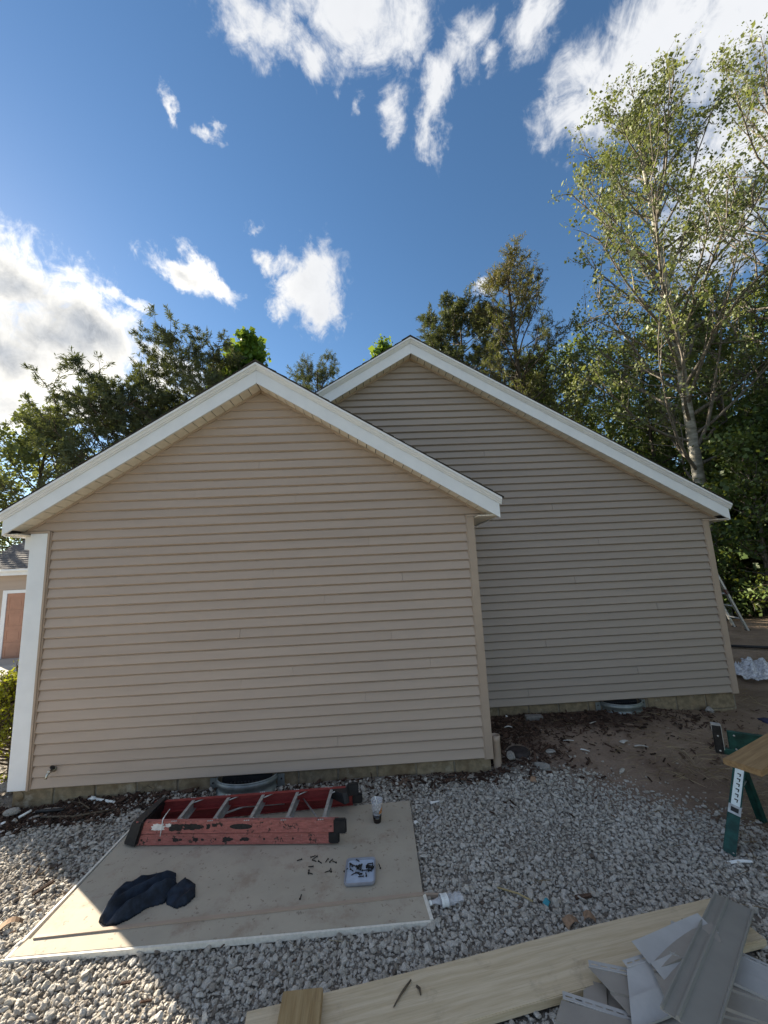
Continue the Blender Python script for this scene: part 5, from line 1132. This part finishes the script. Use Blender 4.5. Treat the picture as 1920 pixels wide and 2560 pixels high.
def make_tree(name, label, cat, seed, H, trunk_r, leafmat, barkmat, leaf=.11, aspect=1.5, brown=None, group=None, **kw):
    w, C, D, Hh, r = grow(seed, H, trunk_r, leaf=leaf, **kw); t = empty(name, label, cat, group=group)
    me = w.mesh('trunk'); me.materials.append(M[barkmat]); me.materials.append(M['grey_bark'])
    mi = np.ones(len(me.polygons), np.int32); mi[:13*9] = 0; me.polygons.foreach_set('material_index', mi if barkmat == 'pale_bark' else mi*0); link('trunk', me, t)
    kind = kw.get('kind', 'leaf'); clump = .5+.42*noise2(C[:, 0]*1.1+C[:, 2]*.7, C[:, 1]*1.1-C[:, 2]*.9, seed+3, 3)+r.normal(0, .16, len(C))
    lm = leaves_mesh('crown', C, leaf, r, aspect, tone=clump, brown=(np.clip(brown(Hh)+r.normal(0, .25, len(C)), 0, 1) if brown else None), dirs=(D if kind != 'leaf' else None)); lm.materials.append(M[leafmat]); link('crown', lm, t)
    return t
def plant(t, x, y, rz=0., s=1., z=None): t.location = (x, y, gz(x, y)-.1 if z is None else z); t.rotation_euler = (0, 0, rz); t.scale = (s, s, s); return t
oval = lambda a, p=.5: (lambda h: a*(math.sin(math.pi*min(1, max(.02, h*.92+.08))**p))**.8+.25)

# the tall pale-barked tree over the rear wing
plant(make_tree('aspen_tree', 'tall pale barked tree with thin spring leaves rising above the right roof slope', 'tree', 5, 20.0, .21, 'leaf_aspen', 'pale_bark', leaf=.088, aspect=1.25, first=.24, nlimb=64, rfun=lambda h: 5.6*(1-h)**.5*(.7+.3*min(1, h*5))+.7, elev=(60, 28), curl=.45, nsub=11, ntwig=4, nleaf=12, spread=.18, wig=.006, twig_len=.55, sublen=.40, outer=.22), 14.9, 8.3, 1.0)
# second tall tree at the frame edge, only its branches reach in
plant(make_tree('poplar_tree', 'tall thinly leafed tree at the right frame edge with open upper branches', 'tree', 8, 22.3, .2, 'leaf_aspen', 'grey_bark', leaf=.10, aspect=1.3, first=.25, nlimb=46, rfun=lambda h: 5.5*(1-h)**.45+.7, elev=(58, 25), curl=.4, nsub=9, ntwig=3, nleaf=9, spread=.32, wig=.008, twig_len=.6), 20.3, 8.2, .4)
# brown topped larch
plant(make_tree('larch_tree', 'upright conifer with rust brown top behind the rear roof', 'tree', 14, 17.2, .20, 'needle_brown', 'bark', leaf=.15, aspect=7, kind='needle', brown=lambda h: np.clip((h-.35)*1.2, 0, .6), first=.40, nlimb=58, rfun=lambda h: 3.0*(1-h)**.55+.5, elev=(45, 15), curl=.4, nsub=8, ntwig=4, nleaf=19, spread=.16, wig=.005, twig_len=.42, outer=.3), 10.55, 11.7, 2.2)
# pines
plant(make_tree('pine_tree', 'dark flat topped pine just right of the rear gable peak', 'tree', 22, 15.9, .2, 'needle', 'bark', leaf=.17, aspect=7, kind='needle', first=.62, nlimb=36, rfun=lambda h: 4.1*(1-h*.6)*(.6+.4*min(1, h*3)), elev=(26, -4), curl=.35, nsub=11, ntwig=4, nleaf=50, spread=.18, wig=.01, twig_len=.45, outer=.3), 8.9, 14.6, .3)
plant(make_tree('pine_tree', 'broad dark pine with spreading limbs above the left roof slope', 'tree', 27, 13.4, .24, 'needle', 'bark', leaf=.19, aspect=7, kind='needle', first=.50, nlimb=56, rfun=lambda h: 5.2*(1-h*.55)*(.7+.3*min(1, h*3)), elev=(24, 0), sub_up=.12, curl=.3, nsub=12, ntwig=4, nleaf=40, spread=.20, wig=.012, twig_len=.5, outer=.28, asym=(math.pi, 0, .25)), -4.9, 15.2, .2)
plant(make_tree('pine_tree', 'lower sloping dark pine left of the broad one near the left roof slope', 'tree', 31, 11.6, .2, 'needle', 'bark', leaf=.19, aspect=6.5, kind='needle', first=.40, nlimb=52, rfun=lambda h: 5.4*(1-h*.6)*(.7+.3*min(1, h*3)), elev=(26, 0), sub_up=.12, curl=.3, nsub=11, ntwig=4, nleaf=34, spread=.22, wig=.012, twig_len=.5, outer=.28, asym=(math.pi, 0, .35)), -7.9, 15.0, .5)
plant(make_tree('pine_tree', 'small round topped pine in the gap between the two gables', 'tree', 36, 14.2, .17, 'needle', 'bark', leaf=.16, aspect=10, kind='needle', first=.66, nlimb=30, rfun=lambda h: 2.9*(1-h*.6), elev=(38, 3), curl=.35, nsub=8, ntwig=4, nleaf=32, spread=.18, wig=.01, twig_len=.4, outer=.3), .95, 17.2, 1.1)
# broadleaved trees around
plant(make_tree('maple_tree', 'bright fresh green tree peeking over the left gable peak', 'tree', 41, 14.9, .18, 'leaf_bright', 'bark', leaf=.24, aspect=1.15, first=.5, nlimb=30, rfun=lambda h: 2.0*(1-h)**.5+.4, elev=(65, 25), nsub=7, ntwig=3, nleaf=9, spread=.3, twig_len=.5), -3.1, 15.8, .3)
plant(make_tree('young_tree', 'light green tree tip left of the rear gable peak', 'tree', 44, 17.0, .14, 'leaf_bright', 'bark', leaf=.20, aspect=1.3, first=.6, nlimb=24, rfun=lambda h: 1.5*(1-h)**.5+.3, elev=(65, 30), nsub=6, ntwig=3, nleaf=8, spread=.25, twig_len=.45), 4.45, 18.4, 2., .965)
plant(make_tree('oak_tree', 'leafy green tree at the left frame edge above the garage', 'tree', 47, 10.2, .2, 'leaf_aspen', 'bark', leaf=.17, aspect=1.4, first=.2, nlimb=40, rfun=lambda h: 3.6*(1-h)**.45+.5, elev=(60, 15), nsub=8, ntwig=4, nleaf=10, spread=.35, twig_len=.6), -13.2, 15.5, .3)
# the wood behind the right wing
tallA = make_tree('woodland_tree', 'slender green tree standing in the wood behind the right roof slope', 'tree', 51, 14.5, .14, 'leaf_green', 'grey_bark', leaf=.15, aspect=1.4, group='slender trees in the wood', first=.22, nlimb=44, rfun=lambda h: 2.6*(1-h)**.45*(.6+.4*min(1, h*4))+.4, elev=(58, 15), nsub=7, ntwig=3, nleaf=7, spread=.24, twig_len=.55, wig=.012)
tallB = make_tree('woodland_tree', 'slender green tree standing in the wood behind the right roof slope', 'tree', 53, 15.5, .16, 'leaf_dark', 'bark', leaf=.15, aspect=1.5, group='slender trees in the wood', first=.3, nlimb=42, rfun=lambda h: 2.9*(1-h)**.45*(.6+.4*min(1, h*4))+.4, elev=(52, 8), nsub=7, ntwig=3, nleaf=8, spread=.26, twig_len=.6, wig=.014)
pl = [(tallA, 11.9, 13.4, .2, .82), (tallB, 13.2, 15.2, 1.2, .92), (tallA, 15.0, 14.6, 2.2, 1.), (tallB, 16.6, 12.0, 3.1, .86), (tallA, 17.6, 16.4, 4.1, 1.05), (tallB, 19.4, 13.6, .6, 1.0), (tallA, 17.3, 9.2, 1.7, .88), (tallB, 21.8, 11.4, 2.4, .98), (tallA, 22.8, 15.5, 3.3, 1.1), (tallB, 14.3, 18.6, 5.2, 1.0), (tallA, 20.4, 18.8, 5.5, 1.05), (tallB, 25.5, 13.0, .9, 1.05), (tallA, 17.9, 6.3, 2.9, .78), (tallB, 12.3, 17.4, 4.5, .72), (tallA, 10.4, 16.8, 3.8, .7)]
for i, (src, x, y, rz, s) in enumerate(pl): o = src if src.location.length == 0 else copy_tree(src); plant(o, x, y, rz, s)
low = make_tree('understory_tree', 'low dense leafy tree growing in the dark wood beyond the far corner', 'tree', 61, 5.6, .07, 'leaf_dark', 'bark', leaf=.16, aspect=1.4, group='low leafy trees in the wood', first=.06, nlimb=34, rfun=lambda h: 2.0*(1-h)**.4+.3, elev=(55, 0), nsub=6, ntwig=3, nleaf=9, spread=.34, twig_len=.5, wig=.015)
low2 = make_tree('understory_tree', 'low dense leafy tree growing in the dark wood beyond the far corner', 'tree', 63, 7.4, .09, 'leaf_dark', 'grey_bark', leaf=.15, aspect=1.4, group='low leafy trees in the wood', first=.10, nlimb=36, rfun=lambda h: 2.2*(1-h)**.4+.3, elev=(55, 0), nsub=6, ntwig=3, nleaf=9, spread=.36, twig_len=.55, wig=.015)
r = np.random.default_rng(77); spots = []
for (x, y) in [(13.2, 8.0), (15.4, 7.0), (17.2, 8.3), (19.3, 9.6), (12.0, 10.6), (14.2, 10.9), (16.4, 10.3), (18.7, 11.9), (21.0, 9.3), (23.2, 10.2), (13.0, 12.6), (15.6, 13.1), (18.0, 14.2), (20.8, 12.8), (23.6, 12.6), (16.0, 5.3), (18.4, 6.8), (20.2, 7.6), (10.8, 13.2), (22.0, 8.0), (25.0, 9.4), (19.8, 15.8), (22.4, 14.4), (17.0, 16.8), (26.0, 11.5), (11.6, 9.0)]: spots.append((x+r.uniform(-.4, .4), y+r.uniform(-.4, .4)))
for i, (x, y) in enumerate(spots):
    src = low if i % 2 == 0 else low2; o = src if src.location.length == 0 else copy_tree(src); plant(o, x, y, r.uniform(0, 6.28), r.uniform(.8, 1.2)*(.62 if x < 15 else (.8 if x < 17 else 1.05)))
# far edge of the wood: reads as one mass
def far_wood():
    r = np.random.default_rng(91); n = 60000; x = r.uniform(9, 44, n); y = 19+r.uniform(0, 6, n)-.28*np.maximum(0, x-16); z = GZ(x, y)+r.beta(1.1, 1.5, n)*(2.2+5.5*smooth01(16, 26, x)+1.2*noise2(x*.5, y*.5, 92, 3))
    n2 = 22000; x2 = r.uniform(17, 23, n2); y2 = r.uniform(-16, 7, n2); z2 = GZ(x2, y2)+r.beta(1.1, 1.4, n2)*(9+2*noise2(x2*.5, y2*.5, 94, 3))
    x, y, z = np.concatenate([x, x2]), np.concatenate([y, y2]), np.concatenate([z, z2]); n += n2
    C = np.column_stack([x, y, z]); tone = .45+.4*noise2(x*1.2+z, y+z*1.3, 93, 3)+r.normal(0, .15, n)
    me = leaves_mesh('far_wood', C, .30, r, 1.4, tone=tone); me.materials.append(M['leaf_dark']); tag(link('far_wood', me), 'dark green mass of the wood far behind the house', kind='stuff')
far_wood()
# golden shrub at the left corner
sh = make_tree('shrub', 'bright yellow green shrub beside the white corner board', 'shrub', 71, .85, .012, 'leaf_yellow', 'twig', leaf=.035, aspect=1.6, first=.08, nlimb=46, rfun=lambda h: .42*(1-h)**.35+.06, elev=(65, 10), nsub=6, ntwig=3, nleaf=9, spread=.05, twig_len=.09, wig=.02)
plant(sh, -.76, .62, .4, 1.0, -.16)
